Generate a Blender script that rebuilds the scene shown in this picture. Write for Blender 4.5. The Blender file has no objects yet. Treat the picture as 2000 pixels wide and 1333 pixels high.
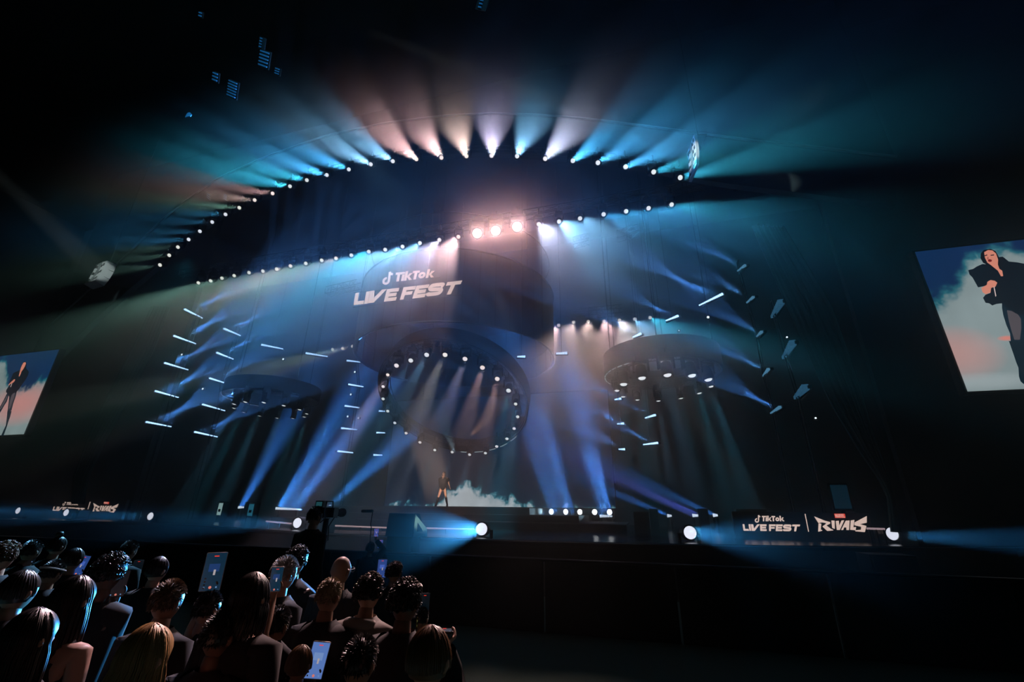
import bpy, bmesh, math, random
from mathutils import Vector, Matrix, noise
random.seed(7)
C = bpy.context.scene.collection
R = math.radians
V = Vector

# ------------------------------------------------------------------ camera
F, PITCH, YAW, ROLL = 850.0, R(21.3), R(15.7), R(0.8)
CAM = V((0, 0, 2.1))
fw = V((-math.sin(YAW)*math.cos(PITCH), math.cos(YAW)*math.cos(PITCH), math.sin(PITCH)))
rt0 = V((math.cos(YAW), math.sin(YAW), 0)); up0 = rt0.cross(fw)
rt = rt0*math.cos(ROLL)+up0*math.sin(ROLL); up = up0*math.cos(ROLL)-rt0*math.sin(ROLL)
cd = bpy.data.cameras.new('camera'); cam = bpy.data.objects.new('camera', cd); C.objects.link(cam)
cd.sensor_width = 36; cd.lens = F/2000*36; cd.clip_end = 300; cd.clip_start = 0.05
m = Matrix((rt, up, -fw)).transposed().to_4x4(); m.translation = CAM; cam.matrix_world = m
bpy.context.scene.camera = cam
def ray(x, y): return fw*F+rt*(x-1000)+up*(666.5-y)
def atY(x, y, Y): d = ray(x, y); return CAM+d*(Y/d.y)
def atZ(x, y, Z): d = ray(x, y); return CAM+d*((Z-CAM.z)/d.z)
def atD(x, y, D): return CAM+ray(x, y)*(D/F)
def from_vp(x, y): return -ray(x, y).normalized()   # all parallel beams of one cue share this direction

# ------------------------------------------------------------------ world, exposure
sc = bpy.context.scene
sc.view_settings.view_transform = 'Standard'; sc.view_settings.look = 'None'
sc.view_settings.gamma = 1; sc.view_settings.exposure = 0; sc.view_settings.use_curve_mapping = False
sc.cycles.use_denoising = True
sc.cycles.max_bounces = 4; sc.cycles.volume_bounces = 0; sc.cycles.diffuse_bounces = 2; sc.cycles.glossy_bounces = 2
sc.cycles.sample_clamp_indirect = 1.0
w = bpy.data.worlds.new('world'); sc.world = w; w.use_nodes = True
w.node_tree.nodes['Background'].inputs[0].default_value = (0.0002, 0.0007, 0.0005, 1)

# ------------------------------------------------------------------ light helpers
BLUE = (.05, .33, .66); SKY = (.15, .38, .62); PINK = (.66, .42, .43); MAUVE = (.36, .42, .60); WHITE = (.60, .60, .60)
GREEN = (.16, .36, .30); DEEP = (.03, .20, .62); TEAL = (.03, .33, .50); ROSE = (.50, .37, .33); LILAC = (.42, .40, .60)
def lin(c): return tuple((x/255/12.92 if x <= 10 else ((x/255+.055)/1.055)**2.4) for x in c)
def spot(loc, d, half, power, col, blend=.6, rad=.07):
    l = bpy.data.lights.new('beam', 'SPOT'); l.energy = power; l.color = col; l.spot_size = 2*R(half); l.spot_blend = blend
    l.shadow_soft_size = rad
    o = bpy.data.objects.new('beam', l); C.objects.link(o); o.location = loc
    o.rotation_euler = V(d).to_track_quat('-Z', 'Y').to_euler()
    return o
def area(loc, d, axis, sx, sy, spread, power, col):
    l = bpy.data.lights.new('curtain', 'AREA'); l.shape = 'RECTANGLE'; l.size = sx; l.size_y = sy; l.energy = power; l.color = col; l.spread = R(spread)
    o = bpy.data.objects.new('curtain', l); C.objects.link(o)
    z = -V(d).normalized(); x = V(axis); x = (x-z*x.dot(z)).normalized(); y = z.cross(x)
    mm = Matrix((x, y, z)).transposed().to_4x4(); mm.translation = loc; o.matrix_world = mm
    return o

# added unseen spot warming the tops of the crowd's heads, no fixture
ADDED_WASH = 45
spot((4.5, 8.0, 10.5), V((-3.0, 3.2, 1.4))-V((4.5, 8.0, 10.5)), 17, ADDED_WASH, (1, .62, .42), .9, .25)
# key light on the singer
spot((1.6, -6, 5.2), V((-10.3, 22.3, 3.2))-V((1.6, -6, 5.2)), 1.5, 75000, (1, .72, .58), .4, .1)

# ------------------------------------------------------------------ materials
MATS = {}
def mat(name, col=(.02, .02, .02), rough=.6, metal=0., emis=None, es=0., bump=0., bscale=20., var=0.):
    if name in MATS: return MATS[name]
    mt = bpy.data.materials.new(name); mt.use_nodes = True; nt = mt.node_tree; b = nt.nodes['Principled BSDF']
    b.inputs['Base Color'].default_value = (*col, 1); b.inputs['Roughness'].default_value = rough; b.inputs['Metallic'].default_value = metal
    if emis:
        b.inputs['Emission Color'].default_value = (*emis, 1); b.inputs['Emission Strength'].default_value = es
        mt.cycles.emission_sampling = 'NONE'
    if bump or var:
        tc = nt.nodes.new('ShaderNodeTexCoord'); nz = nt.nodes.new('ShaderNodeTexNoise'); nz.inputs['Scale'].default_value = bscale
        nt.links.new(tc.outputs['Object'], nz.inputs['Vector'])
        if bump:
            bp = nt.nodes.new('ShaderNodeBump'); bp.inputs['Strength'].default_value = bump; nt.links.new(nz.outputs[0], bp.inputs['Height']); nt.links.new(bp.outputs[0], b.inputs['Normal'])
        if var:
            mx = nt.nodes.new('ShaderNodeMix'); mx.data_type = 'RGBA'; mx.inputs[6].default_value = (*[c*(1-var) for c in col], 1); mx.inputs[7].default_value = (*[min(1, c*(1+var)) for c in col], 1)
            nt.links.new(nz.outputs[0], mx.inputs[0]); nt.links.new(mx.outputs[2], b.inputs['Base Color'])
    MATS[name] = mt
    return mt
BLACK = mat('black_painted_wood', (.012, .014, .014), .65, var=.4)
METAL = mat('black_powder_coated_metal', (.02, .022, .024), .4, .3)
STEEL = mat('truss_aluminium', (.14, .15, .15), .35, .9)
CLOTH = mat('black_serge_cloth', (.006, .010, .008), .9, bump=.3, bscale=60)
WALLM = mat('dark_theatre_wall', (.012, .02, .017), .9, var=.3, bscale=1.5)
DECK = mat('gloss_black_deck', (.012, .016, .018), .22, bump=.05, bscale=3)
CABLE = mat('steel_cable', (.08, .09, .09), .5, .6)
def lens_mat(name, c, s): return mat('lens_'+name, (.02, .02, .02), .3, 0, c, s)

# ------------------------------------------------------------------ mesh helpers
class MB:
    def __init__(s): s.v = []; s.f = []; s.smooth = False
    def add(s, vs, fs):
        n = len(s.v); s.v += [V(p) for p in vs]; s.f += [tuple(i+n for i in f) for f in fs]; return s
    def box(s, c, d, M=None):
        c = V(c); x, y, z = d[0]/2, d[1]/2, d[2]/2
        vs = [V((a*x, b*y, e*z)) for a in (-1, 1) for b in (-1, 1) for e in (-1, 1)]
        vs = [(M @ p if M else p)+c for p in vs]
        return s.add(vs, [(0, 1, 3, 2), (4, 6, 7, 5), (0, 4, 5, 1), (2, 3, 7, 6), (0, 2, 6, 4), (1, 5, 7, 3)])
    def tube(s, pts, r, n=6, closed=False, cap=True):
        pts = [V(p) for p in pts]; rs = r if isinstance(r, (list, tuple)) else [r]*len(pts)
        vs = []; L = len(pts); u = None
        for i, p in enumerate(pts):
            a = pts[i-1] if (i > 0 or closed) else p; b = pts[(i+1) % L] if (i < L-1 or closed) else p
            t = (b-a).normalized() if (b-a).length > 1e-9 else V((0, 0, 1))
            if u is None: u = t.orthogonal().normalized()
            u = (u-t*u.dot(t)); u = u.normalized() if u.length > 1e-6 else t.orthogonal().normalized()
            w_ = t.cross(u)
            vs += [p+(u*math.cos(2*math.pi*k/n)+w_*math.sin(2*math.pi*k/n))*rs[i] for k in range(n)]
        fs = [(i*n+k, i*n+(k+1) % n, ((i+1) % L)*n+(k+1) % n, ((i+1) % L)*n+k) for i in range(L if closed else L-1) for k in range(n)]
        if cap and not closed: fs += [tuple(range(n))[::-1], tuple((L-1)*n+k for k in range(n))]
        return s.add(vs, fs)
    def lathe(s, prof, n=20, M=None, c=(0, 0, 0), cap=True):     # prof: (r, z) about local Z
        c = V(c); vs = []
        for r_, z in prof:
            for k in range(n):
                p = V((r_*math.cos(2*math.pi*k/n), r_*math.sin(2*math.pi*k/n), z)); vs.append((M @ p if M else p)+c)
        fs = [(i*n+k, i*n+(k+1) % n, (i+1)*n+(k+1) % n, (i+1)*n+k) for i in range(len(prof)-1) for k in range(n)]
        if cap: fs += [tuple(range(n))[::-1], tuple((len(prof)-1)*n+k for k in range(n))]
        return s.add(vs, fs)
    def rings(s, rg, n=20, cap=True):      # rg: (center, rx, ry)
        vs = []
        for c, rx, ry in rg: vs += [V(c)+V((rx*math.cos(2*math.pi*k/n), ry*math.sin(2*math.pi*k/n), 0)) for k in range(n)]
        fs = [(i*n+k, i*n+(k+1) % n, (i+1)*n+(k+1) % n, (i+1)*n+k) for i in range(len(rg)-1) for k in range(n)]
        if cap: fs += [tuple(range(n))[::-1], tuple((len(rg)-1)*n+k for k in range(n))]
        return s.add(vs, fs)
    def poly(s, pts, f):                    # 2D polygon, mapped by f(u, v) -> point
        from mathutils.geometry import tessellate_polygon
        t = tessellate_polygon([[V((p[0], p[1], 0)) for p in pts]])
        return s.add([f(*p) for p in pts], [tuple(x) for x in t])
    def mesh(s, name, ma, smooth=None):
        me = bpy.data.meshes.new(name); me.from_pydata([tuple(p) for p in s.v], [], s.f); me.materials.append(ma)
        if s.smooth if smooth is None else smooth: me.shade_smooth()
        return me
    def build(s, name, ma, parent=None, smooth=None):
        return link(name, s.mesh(name, ma, smooth), parent)
def link(name, me, parent=None, M=None):
    o = bpy.data.objects.new(name, me); C.objects.link(o)
    if parent: o.parent = parent
    if M is not None: o.matrix_local = M
    return o
def tag(o, label, cat, group=None, kind=None):
    if label: o['label'] = label
    if cat: o['category'] = cat
    if group: o['group'] = group
    if kind: o['kind'] = kind
    return o
def empty(name, loc, label, cat, group=None, M=None):
    o = bpy.data.objects.new(name, None); C.objects.link(o); o.empty_display_size = .1
    if M is not None: o.matrix_world = M
    o.location = loc
    return tag(o, label, cat, group)
def struct(name, mb, ma): return tag(mb.build(name, ma), None, None, None, 'structure')
ORD = ['', 'first', 'second', 'third', 'fourth', 'fifth', 'sixth', 'seventh', 'eighth', 'ninth', 'tenth', 'eleventh', 'twelfth', 'thirteenth', 'fourteenth', 'fifteenth', 'sixteenth', 'seventeenth', 'eighteenth', 'nineteenth', 'twentieth', 'twenty-first', 'twenty-second', 'twenty-third', 'twenty-fourth', 'twenty-fifth', 'twenty-sixth', 'twenty-seventh', 'twenty-eighth']

# ------------------------------------------------------------------ the room
struct('floor', MB().box((-11, 12, -.05), (70, 50, .1)), mat('dark_carpet', (.05, .085, .06), .95, bump=.4, bscale=60, var=.4))
struct('wall_back', MB().box((-11, 32.6, 12), (70, .3, 24)), WALLM)
struct('wall_left', MB().box((-44, 12, 12), (.3, 36, 24)), WALLM)
struct('wall_right', MB().box((24, 12, 12), (.3, 36, 24)), WALLM)
struct('ceiling', MB().box((-11, 12, 24.2), (70, 36, .3)), WALLM)
# proscenium wall with the arched opening: outer rim traced by the lit trim line, inner edge carries the arch lamps
YA = 16.2
rim = [(100, 640), (205, 545), (262, 490), (315, 436), (370, 392), (430, 350), (525, 308), (640, 268), (760, 243), (870, 230), (960, 226), (1060, 229), (1160, 238), (1260, 251), (1370, 266), (1480, 281), (1600, 294), (1750, 312)]
arch = [(312,518),(330,499),(347,483),(368,468),(390,452),(414,434),(440,419),(467,406),(497,391),(532,378),(566,364),(599,352),(638,342),(681,331),(724,321),(767,315),(813,311),(862,308),(911,305),(960,304),(1010,305),(1065,310),(1119,314),(1168,318),(1222,326),(1277,336),(1329,347)]
rimp = [atY(*p, YA) for p in rim]
inn = [atY(110, 700, YA), atY(200, 610, YA)]+[atY(*p, YA)+V((0, 0, .15)) for p in arch]+[atY(*p, YA) for p in [(1400, 356), (1560, 376), (1750, 400)]]
def resample(pts, n):
    L = [0]
    for a, b in zip(pts, pts[1:]): L.append(L[-1]+(b-a).length)
    out = []
    for i in range(n):
        t = L[-1]*i/(n-1); k = max(j for j in range(len(L)-1) if L[j] <= t+1e-9); u = (t-L[k])/max(1e-9, L[k+1]-L[k]); out.append(pts[k].lerp(pts[k+1], min(1, u)))
    return out
def strip(a, b, thick=(0, .3, 0)):
    mb = MB(); n = len(a); t = V(thick); vs = list(a)+list(b)+[p+t for p in a]+[p+t for p in b]; fs = []
    for i in range(n-1):
        fs += [(i, i+1, n+i+1, n+i), (2*n+i, 3*n+i, 3*n+i+1, 2*n+i+1), (i, 2*n+i, 2*n+i+1, i+1), (n+i, n+i+1, 3*n+i+1, 3*n+i)]
    fs += [(0, n, 3*n, 2*n), (n-1, 3*n-1, 4*n-1, 2*n-1)]
    return mb.add(vs, fs)
ra, ri = resample(rimp, 60), resample(inn, 60)
struct('wall_arch', strip(ra, ri), mat('arch_fascia', (.05, .075, .08), .55, bump=.2, bscale=4, var=.5))
top = [V((p.x, YA, 24.05)) for p in ra]
struct('wall_front', strip(ra, top), WALLM)
trm = MB().tube([p+V((0, -.12, .03)) for p in ra], .055, 6); trm.smooth = True
struct('trim_1', trm, mat('arch_trim_paint', (.35, .42, .42), .5))

struct('wall_stage_right', MB().box((16.2, 17.9, 12), (15.6, .3, 24)), WALLM)
struct('wall_stage_left', MB().box((-36.4, 20.6, 12), (15.0, .3, 24)), WALLM)
# haze: real participating medium, densest over the stage and thinning out over the audience
def haze(name, lo, hi, dens, aniso):
    mb = MB().box([(a+b)/2 for a, b in zip(lo, hi)], [b-a for a, b in zip(lo, hi)])
    mt = bpy.data.materials.new(name); mt.use_nodes = True; nt = mt.node_tree; nt.nodes.clear(); N = nt.nodes.new; K = nt.links.new
    out = N('ShaderNodeOutputMaterial'); vs = N('ShaderNodeVolumeScatter')
    vs.inputs['Density'].default_value = dens; vs.inputs['Anisotropy'].default_value = aniso; vs.inputs['Color'].default_value = (1, 1, 1, 1)
    geo = N('ShaderNodeNewGeometry'); sep = N('ShaderNodeSeparateXYZ'); K(geo.outputs['Position'], sep.inputs[0])
    mr = N('ShaderNodeMapRange'); mr.interpolation_type = 'SMOOTHSTEP'
    mr.inputs[1].default_value = 5.5; mr.inputs[2].default_value = 15.5; mr.inputs[3].default_value = 0; mr.inputs[4].default_value = dens
    K(sep.outputs['Y'], mr.inputs[0])
    nz = N('ShaderNodeTexNoise'); nz.inputs['Scale'].default_value = .4; nz.inputs['Detail'].default_value = 2; K(geo.outputs['Position'], nz.inputs['Vector'])
    m2 = N('ShaderNodeMapRange'); K(nz.outputs[0], m2.inputs[0])
    m2.inputs[1].default_value = .3; m2.inputs[2].default_value = .7; m2.inputs[3].default_value = .45; m2.inputs[4].default_value = 1.5
    mu = N('ShaderNodeMath'); mu.operation = 'MULTIPLY'; K(mr.outputs[0], mu.inputs[0]); K(m2.outputs[0], mu.inputs[1])
    K(mu.outputs[0], vs.inputs['Density']); K(vs.outputs[0], out.inputs['Volume'])
    return tag(mb.build(name, mt), 'thin theatrical haze filling the air over the stage', 'haze', None, 'stuff')
haze('stage_haze', (-36, 5.4, .03), (14, 32.3, 23.9), 0.045, 0.2)

# ------------------------------------------------------------------ stage
DZ = 1.35
def yfront(x): return min(16.9, 12.7+.0195*(x+4.5)**2)
st = empty('stage_platform', (-10, 16, 0), 'gloss black curved stage deck spanning the room below the arch', 'stage')
xs = [-33+i*.8 for i in range(56)]
def local(mb, e): 
    for p in mb.v: p -= e.location
    return mb
a = [V((x, yfront(x), DZ)) for x in xs]; b = [V((x, 29.2, DZ)) for x in xs]
local(strip(a, b, (0, 0, -.12)), st).build('deck_top', DECK, st)
a = [V((x, yfront(x)+.12, DZ-.12)) for x in xs]; b = [V((x, yfront(x)+.12, 0)) for x in xs]
local(strip(a, b, (0, .05, 0)), st).build('skirt', CLOTH, st)
mb = MB(); mb.tube([V((x, yfront(x)-.01, DZ-.03)) for x in xs], .018, 6)
local(mb, st).build('edge_rail', STEEL, st)
# stepped riser carrying the singer
rz = empty('stage_riser', (-10.5, 22, DZ), 'three stepped black riser with long straight edges under the singer', 'riser')
for k, (z, y, x0, x1) in enumerate([(2.22, 21.2, -16.2, -5.0), (1.93, 20.3, -17.0, -2.6), (1.64, 19.4, -17.8, -.6)]):
    yb = 26.2 if k == 0 else 24.2; M_ = MB().box(((x0+x1)/2, (y+yb)/2, (z+DZ)/2), (x1-x0, yb-y, z-DZ)); local(M_, rz).build('step', BLACK, rz)
    e_ = MB().box(((x0+x1)/2, y-.015, z-.02), (x1-x0, .03, .035)); local(e_, rz).build('step_edge', STEEL, rz)
# white line along the deck lip; stage light on it painted as emission
mls = mat('strip_painted_gleam', (.3, .3, .3), .4, 0, (.60, .42, .46), .55)
for (xa, xb, lab) in [((655, 1027.5), (756, 1031.5), 'thin pale painted gleam strip on the deck between the camera and the dark hooded box'), ((818, 1032), (926, 1034.5), 'thin pink painted gleam strip on the deck right of the dark hooded box'), ((520, 1019), (574, 1024), 'thin pale painted gleam strip on the deck left of the camera operator'), ((1693, 1033), (1728, 1034), 'short white painted gleam strip on the deck beside the right-hand footlight')]:
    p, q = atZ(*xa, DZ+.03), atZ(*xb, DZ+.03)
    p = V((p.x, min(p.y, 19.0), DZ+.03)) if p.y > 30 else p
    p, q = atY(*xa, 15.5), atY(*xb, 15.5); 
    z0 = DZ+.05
    o = MB().tube([V((p.x, p.y, p.z)), V((q.x, q.y, q.z))], .028, 6).build('painted_gleam_strip', mls); tag(o, lab, 'light strip', 'painted gleam strips along the deck')
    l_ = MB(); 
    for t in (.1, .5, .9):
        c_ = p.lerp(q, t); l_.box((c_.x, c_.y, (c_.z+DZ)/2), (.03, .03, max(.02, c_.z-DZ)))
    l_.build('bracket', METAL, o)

# ------------------------------------------------------------------ moving head lamp: base, yoke, head > lens
def lamp_meshes(s):
    me = {}
    me['base'] = MB().box((0, 0, 0), (.34*s, .30*s, .14*s)).mesh('base', METAL)
    y = MB(); y.box((-.21*s, 0, -.22*s), (.05*s, .16*s, .36*s)); y.box((.21*s, 0, -.22*s), (.05*s, .16*s, .36*s)); y.box((0, 0, -.08*s), (.44*s, .16*s, .05*s))
    me['yoke'] = y.mesh('yoke', METAL)
    h = MB().lathe([(.09*s, .26*s), (.15*s, .20*s), (.17*s, .05*s), (.165*s, -.05*s), (.175*s, -.12*s), (.17*s, -.2*s), (.14*s, -.2*s), (.135*s, -.16*s)], 20); h.smooth = False
    me['head'] = h.mesh('head', METAL)
    return me
LM = {}
LENS = {}
CL = MB().box((0, 0, .17), (.06, .46, .28)).mesh('clamp', METAL)
def lamp(loc, d, label, group, col=BLUE, half=5, power=9000, s=1.0, lens=1.6, up_=True, lr=1.0, light=True, name='moving_head_lamp', hang=None):
    """loc = centre of the lens; d = beam direction; hangs from above (up_) or stands on its base"""
    d = V(d).normalized(); key = round(s, 2)
    if key not in LM: LM[key] = lamp_meshes(s)
    lc = tuple(min(1, c*.35+.62*k) for c, k in zip(col, (1.0, .92, .88)))
    lk = (key, tuple(round(c, 2) for c in col), lens, lr)
    if lk not in LENS:
        mm = lens_mat('%d' % len(LENS), lc, lens)
        ld = MB().lathe([(.001, -.015*s), (.07*s*lr, -.012*s), (.125*s*lr, 0), (.14*s*lr, .02*s)], 20, cap=False); ld.smooth = True
        LENS[lk] = ld.mesh('lens', mm)
    hc = V(loc)-d*.19*s
    up1 = 1 if up_ else -1
    e = empty(name, hc+V((0, 0, .42*s*up1)), label, 'stage light', group)
    yaw = math.atan2(d.x, -d.y)
    Mb = Matrix.Rotation(yaw, 4, 'Z') @ (Matrix() if up_ else Matrix.Rotation(math.pi, 4, 'X'))
    link('clamp', CL, e, Mb) if up_ else None
    if hang:
        t_ = max(0, min(1, (e.location.x-hang[0].x)/(hang[1].x-hang[0].x))); zt = hang[0].lerp(hang[1], t_)-e.location
        MB().tube([(0, 0, .05), (0, 0, zt.z-.15), (0, zt.y, zt.z-.12)], .022, 6).build('drop_rod', METAL, e)
    link('base', LM[key]['base'], e, Mb); link('yoke', LM[key]['yoke'], e, Mb)
    q = (-d).to_track_quat('Z', 'Y').to_matrix().to_4x4()
    q.translation = hc-e.location
    h = link('head', LM[key]['head'], e, q)
    link('lens', LENS[lk], h, Matrix.Translation((0, 0, -.19*s)))
    if light: spot(V(loc)+d*.10, d, half, power*.42, col, .35, .11*s)
    return e

def box_truss(a, b, w_, name, label, cat='truss', seg=.9):
    a, b = V(a), V(b); t = (b-a); L = t.length; t.normalize(); u = V((0, 0, 1)); s_ = t.cross(u).normalized()
    e = empty(name, (a+b)/2, label, cat)
    ch = MB(); br = MB(); h = w_/2; cor = [(h, h), (h, -h), (-h, -h), (-h, h)]
    P = lambda p, c: p+s_*c[0]+u*c[1]
    for c in cor: ch.tube([P(a, c), P(b, c)], .026, 6)
    n = max(2, int(L/seg))
    for i in range(n):
        p, q = a.lerp(b, i/n), a.lerp(b, (i+1)/n)
        for j in range(4):
            c1, c2 = cor[j], cor[(j+1) % 4]; br.tube([P(p, c1), P(q, c2)] if i % 2 else [P(p, c2), P(q, c1)], .012, 4); br.tube([P(p, c1), P(p, c2)], .012, 4)
    local(ch, e).build('chord', STEEL, e); local(br, e).build('bracing', STEEL, e)
    return e
def cable(p, q, label, group='suspension cables', r=.012):
    o = MB().tube([p, q], r, 5).build('suspension_cable', CABLE); return tag(o, label, 'cable', group)

# arch lamps
dA = from_vp(955, 440)
cA = [GREEN]*3+[BLUE]*4+[GREEN, ROSE, PINK, TEAL, TEAL, BLUE, BLUE, SKY, SKY, PINK, PINK, ROSE, LILAC, SKY, MAUVE, BLUE, BLUE, BLUE, TEAL, TEAL]
ip = 19
for i, p in enumerate(arch):
    k = i-ip
    lab = 'moving head lamp at the very top of the arch' if k == 0 else 'moving head lamp on the arch, %s to the %s of its topmost lamp' % (ORD[abs(k)], 'left' if k < 0 else 'right')
    lamp(atY(*p, 15.5), dA, lab, 'moving head lamps along the arch', cA[i], 4.8, (6000 if i < 3 else 10000 if i < 7 else 20000 if i < 10 else 100000 if i < 22 else 80000 if i < 25 else 50000), lr=.72)
at_ = [atY(*p, 15.5)+V((0, .2, .72)) for p in arch]; e = empty('arch_truss', at_[19], 'curved lighting truss following the arch and carrying its lamps', 'truss')
ch = MB(); br = MB(); u4 = [(0, .12), (0, -.12), (.22, .12), (.22, -.12)]
for (dy, dz) in u4: ch.tube([p+V((0, dy, dz)) for p in at_], .024, 6)
for p, q in zip(at_, at_[1:]):
    for t in (0, .25, .5, .75):
        a_, b_ = p.lerp(q, t), p.lerp(q, t+.25); br.tube([a_+V((0, 0, -.12)), b_+V((0, 0, .12))], .012, 4); br.tube([a_+V((0, .22, .12)), b_+V((0, .22, -.12))], .012, 4); br.tube([a_+V((0, 0, .12)), a_+V((0, .22, .12))], .012, 4)
local(ch, e).build('chord', STEEL, e); local(br, e).build('bracing', STEEL, e)
# straight truss under the arch
truss = [(387,553),(411,549),(433,544),(457,539),(486,533),(513,530),(540,526),(567,520),(597,515),(628,509),(656,505),(686,499),(720,492),(752,488),(786,482),(820,475),(858,469),(895,463),(932,456),(968,451),(1010,443),(1052,438),(1092,433),(1133,427),(1179,419),(1223,413),(1267,407),(1312,400)]
tp = [atY(*p, 17) for p in truss]
FT = (tp[0]+V((-2, .3, 1.05)), tp[-1]+V((1.5, .3, 1.05))); box_truss(FT[0], FT[1], .36, 'front_truss', 'long straight lighting truss under the arch, sloping across the picture')
dT = from_vp(975, 352)
cT = [GREEN]*6+[GREEN, ROSE, GREEN, GREEN, ROSE, SKY, TEAL, SKY, SKY, SKY, LILAC, PINK, PINK, PINK, PINK, MAUVE, SKY, SKY, BLUE, BLUE, BLUE, TEAL]
for i, p in enumerate(tp):
    hot = 18 <= i <= 20
    if hot: lab = 'glaring warm lamp on the straight truss, %s of the blinding three' % ['left one', 'middle one', 'right one'][i-18]
    elif i < 18: lab = 'moving head lamp on the straight truss, %s left of the glaring trio' % ORD[18-i]
    else: lab = 'moving head lamp on the straight truss, %s right of the glaring trio' % ORD[i-20]
    if hot: lamp(p, (CAM-p), lab, 'glaring trio on the straight truss', (.85, .46, .42), 8.5, 20000, 1.7, 3.0, name='blinder_lamp', hang=FT)  # oversized lens, its extra size stands in for the glare
    else: lamp(p, dT, lab, 'moving head lamps along the straight truss', cT[i], 5.2, (9000 if i < 7 else 32000 if i < 12 else 90000 if i < 23 else 26000), lr=.7, hang=FT)
# rear truss
rear = [(649,683),(669,681),(688,677),(1091,636),(1120,630),(1149,629),(1180,628),(1210,626),(1240,624),(1270,621)]
dR = from_vp(1155, 545)
rp = [atY(*p, 31) for p in rear]
RT = (rp[0]+V((-1.5, .25, 1.25)), rp[-1]+V((1.5, .25, 1.25))); box_truss(RT[0], RT[1], .4, 'rear_truss', 'lighting truss at the back, passing behind the hanging drum')
for i, p in enumerate(rp):
    lab = 'small lamp on the rear truss, %s to the left of the drum' % ORD[3-i] if i < 3 else 'lamp on the rear truss, %s to the right of the drum' % ORD[i-2]
    lamp(p, dR, lab, 'lamps on the rear truss', [GREEN, GREEN, ROSE, PINK, ROSE, ROSE, PINK, WHITE, SKY, TEAL][i], 4.6, 75000 if i > 2 else 26000, 1.15, 1.6, lr=.8, hang=RT)

# ------------------------------------------------------------------ lettering (flat luminous shapes)
def st_(pts, t): # polyline stroke -> list of quads with mitred joints
    out = []; n = len(pts); L = []; Rr = []
    for i, (x, y) in enumerate(pts):
        a_ = pts[i-1] if i else pts[i]; b_ = pts[i+1] if i < n-1 else pts[i]
        d1 = V((x-a_[0], y-a_[1])); d2 = V((b_[0]-x, b_[1]-y))
        if d1.length < 1e-9: d1 = d2
        if d2.length < 1e-9: d2 = d1
        d1.normalize(); d2.normalize(); n1 = V((-d1.y, d1.x)); n2 = V((-d2.y, d2.x)); nn = (n1+n2); nn = nn.normalized() if nn.length > 1e-6 else n1
        k = t/2/max(.5, nn.dot(n1)); L.append((x+nn.x*k, y+nn.y*k)); Rr.append((x-nn.x*k, y-nn.y*k))
    return [[L[i], L[i+1], Rr[i+1], Rr[i]] for i in range(n-1)]
def bar(x0, y0, x1, y1): return [(x0, y0), (x1, y0), (x1, y1), (x0, y1)]
def arc(cx, cy, rx, ry, a0, a1, n=14): return [(cx+rx*math.cos(R(a0+(a1-a0)*i/n)), cy+ry*math.sin(R(a0+(a1-a0)*i/n))) for i in range(n+1)]
def g_E(t=.27, w_=1.02): return [bar(0, 0, .30, 1), bar(.3, 0, w_, t), bar(.3, .375, w_-.10, .375+t*.93), bar(.3, 1-t, w_, 1)], w_
def g_F(t=.27, w_=1.0): return [bar(0, 0, .30, 1), bar(.3, .35, w_-.12, .35+t*.93), bar(.3, 1-t, w_, 1)], w_
def g_L(w_=.88): return [bar(0, 0, .30, 1), bar(.3, 0, w_, .28)], w_
def g_I(): return [bar(0, 0, .31, 1)], .31
def g_V(): return [[(0, 1), (.34, 1), (.42, .36), (1.0, 1), (1.38, 1), (.50, 0), (0, 0)]], 1.32
def g_T(w_=1.14): return [bar(w_/2-.16, 0, w_/2+.16, .74), bar(0, .73, w_, 1)], w_
def g_S():
    p = [(1.20, .70)]+arc(.98, .68, .18, .18, 10, 90, 5)+arc(.36, .70, .22, .165, 90, 270, 8)[0:]+arc(.96, .31, .22, .165, 90, -90, 8)+[(.34, .145)]+arc(.30, .32, .2, .175, 270, 190, 5)
    return st_(p, .28), 1.3
def textline(gs, gap, shear=0., sp=.45):
    out = []; x = 0
    for g in gs:
        if g is None: x += sp; continue
        ps, w_ = g
        out += [[(x+px+shear*py, py) for px, py in p] for p in ps]; x += w_+gap
    return out, x-gap
def live_fest(): return textline([g_L(), g_I(), g_V(), g_E(), None, g_F(), g_E(), g_S(), g_T()], .07, .10, .30)
def tiktok():
    def ti(): return [bar(.16, 0, .42, .78), bar(-.06, .76, .66, 1.0)], .62
    def i_(): return [bar(0, 0, .25, .72), arc(.125, .90, .135, .125, 0, 360, 12)[:-1]], .25
    def k_(): return [bar(0, 0, .25, 1.05), [(.25, .30), (.50, .74), (.80, .74), (.42, .28)], [(.25, .42), (.55, 0), (.86, 0), (.42, .52)]], .80
    def o_(): return st_(arc(.36, .37, .25, .25, 0, 360, 22), .24), .74
    t, w_ = textline([ti(), i_(), k_(), ti(), o_(), k_()], .06, .08)
    note = st_(arc(.36, .16, .30, .30, 85, 357, 18)+[(.66, .75), (.66, 1.12)], .22)
    note += st_([(.66, 1.12), (.72, .98), (.84, .87), (1.0, .83)], .22)
    ps = note+[[(x+1.30, y) for x, y in p] for p in t]
    return ps, w_+1.30
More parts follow.
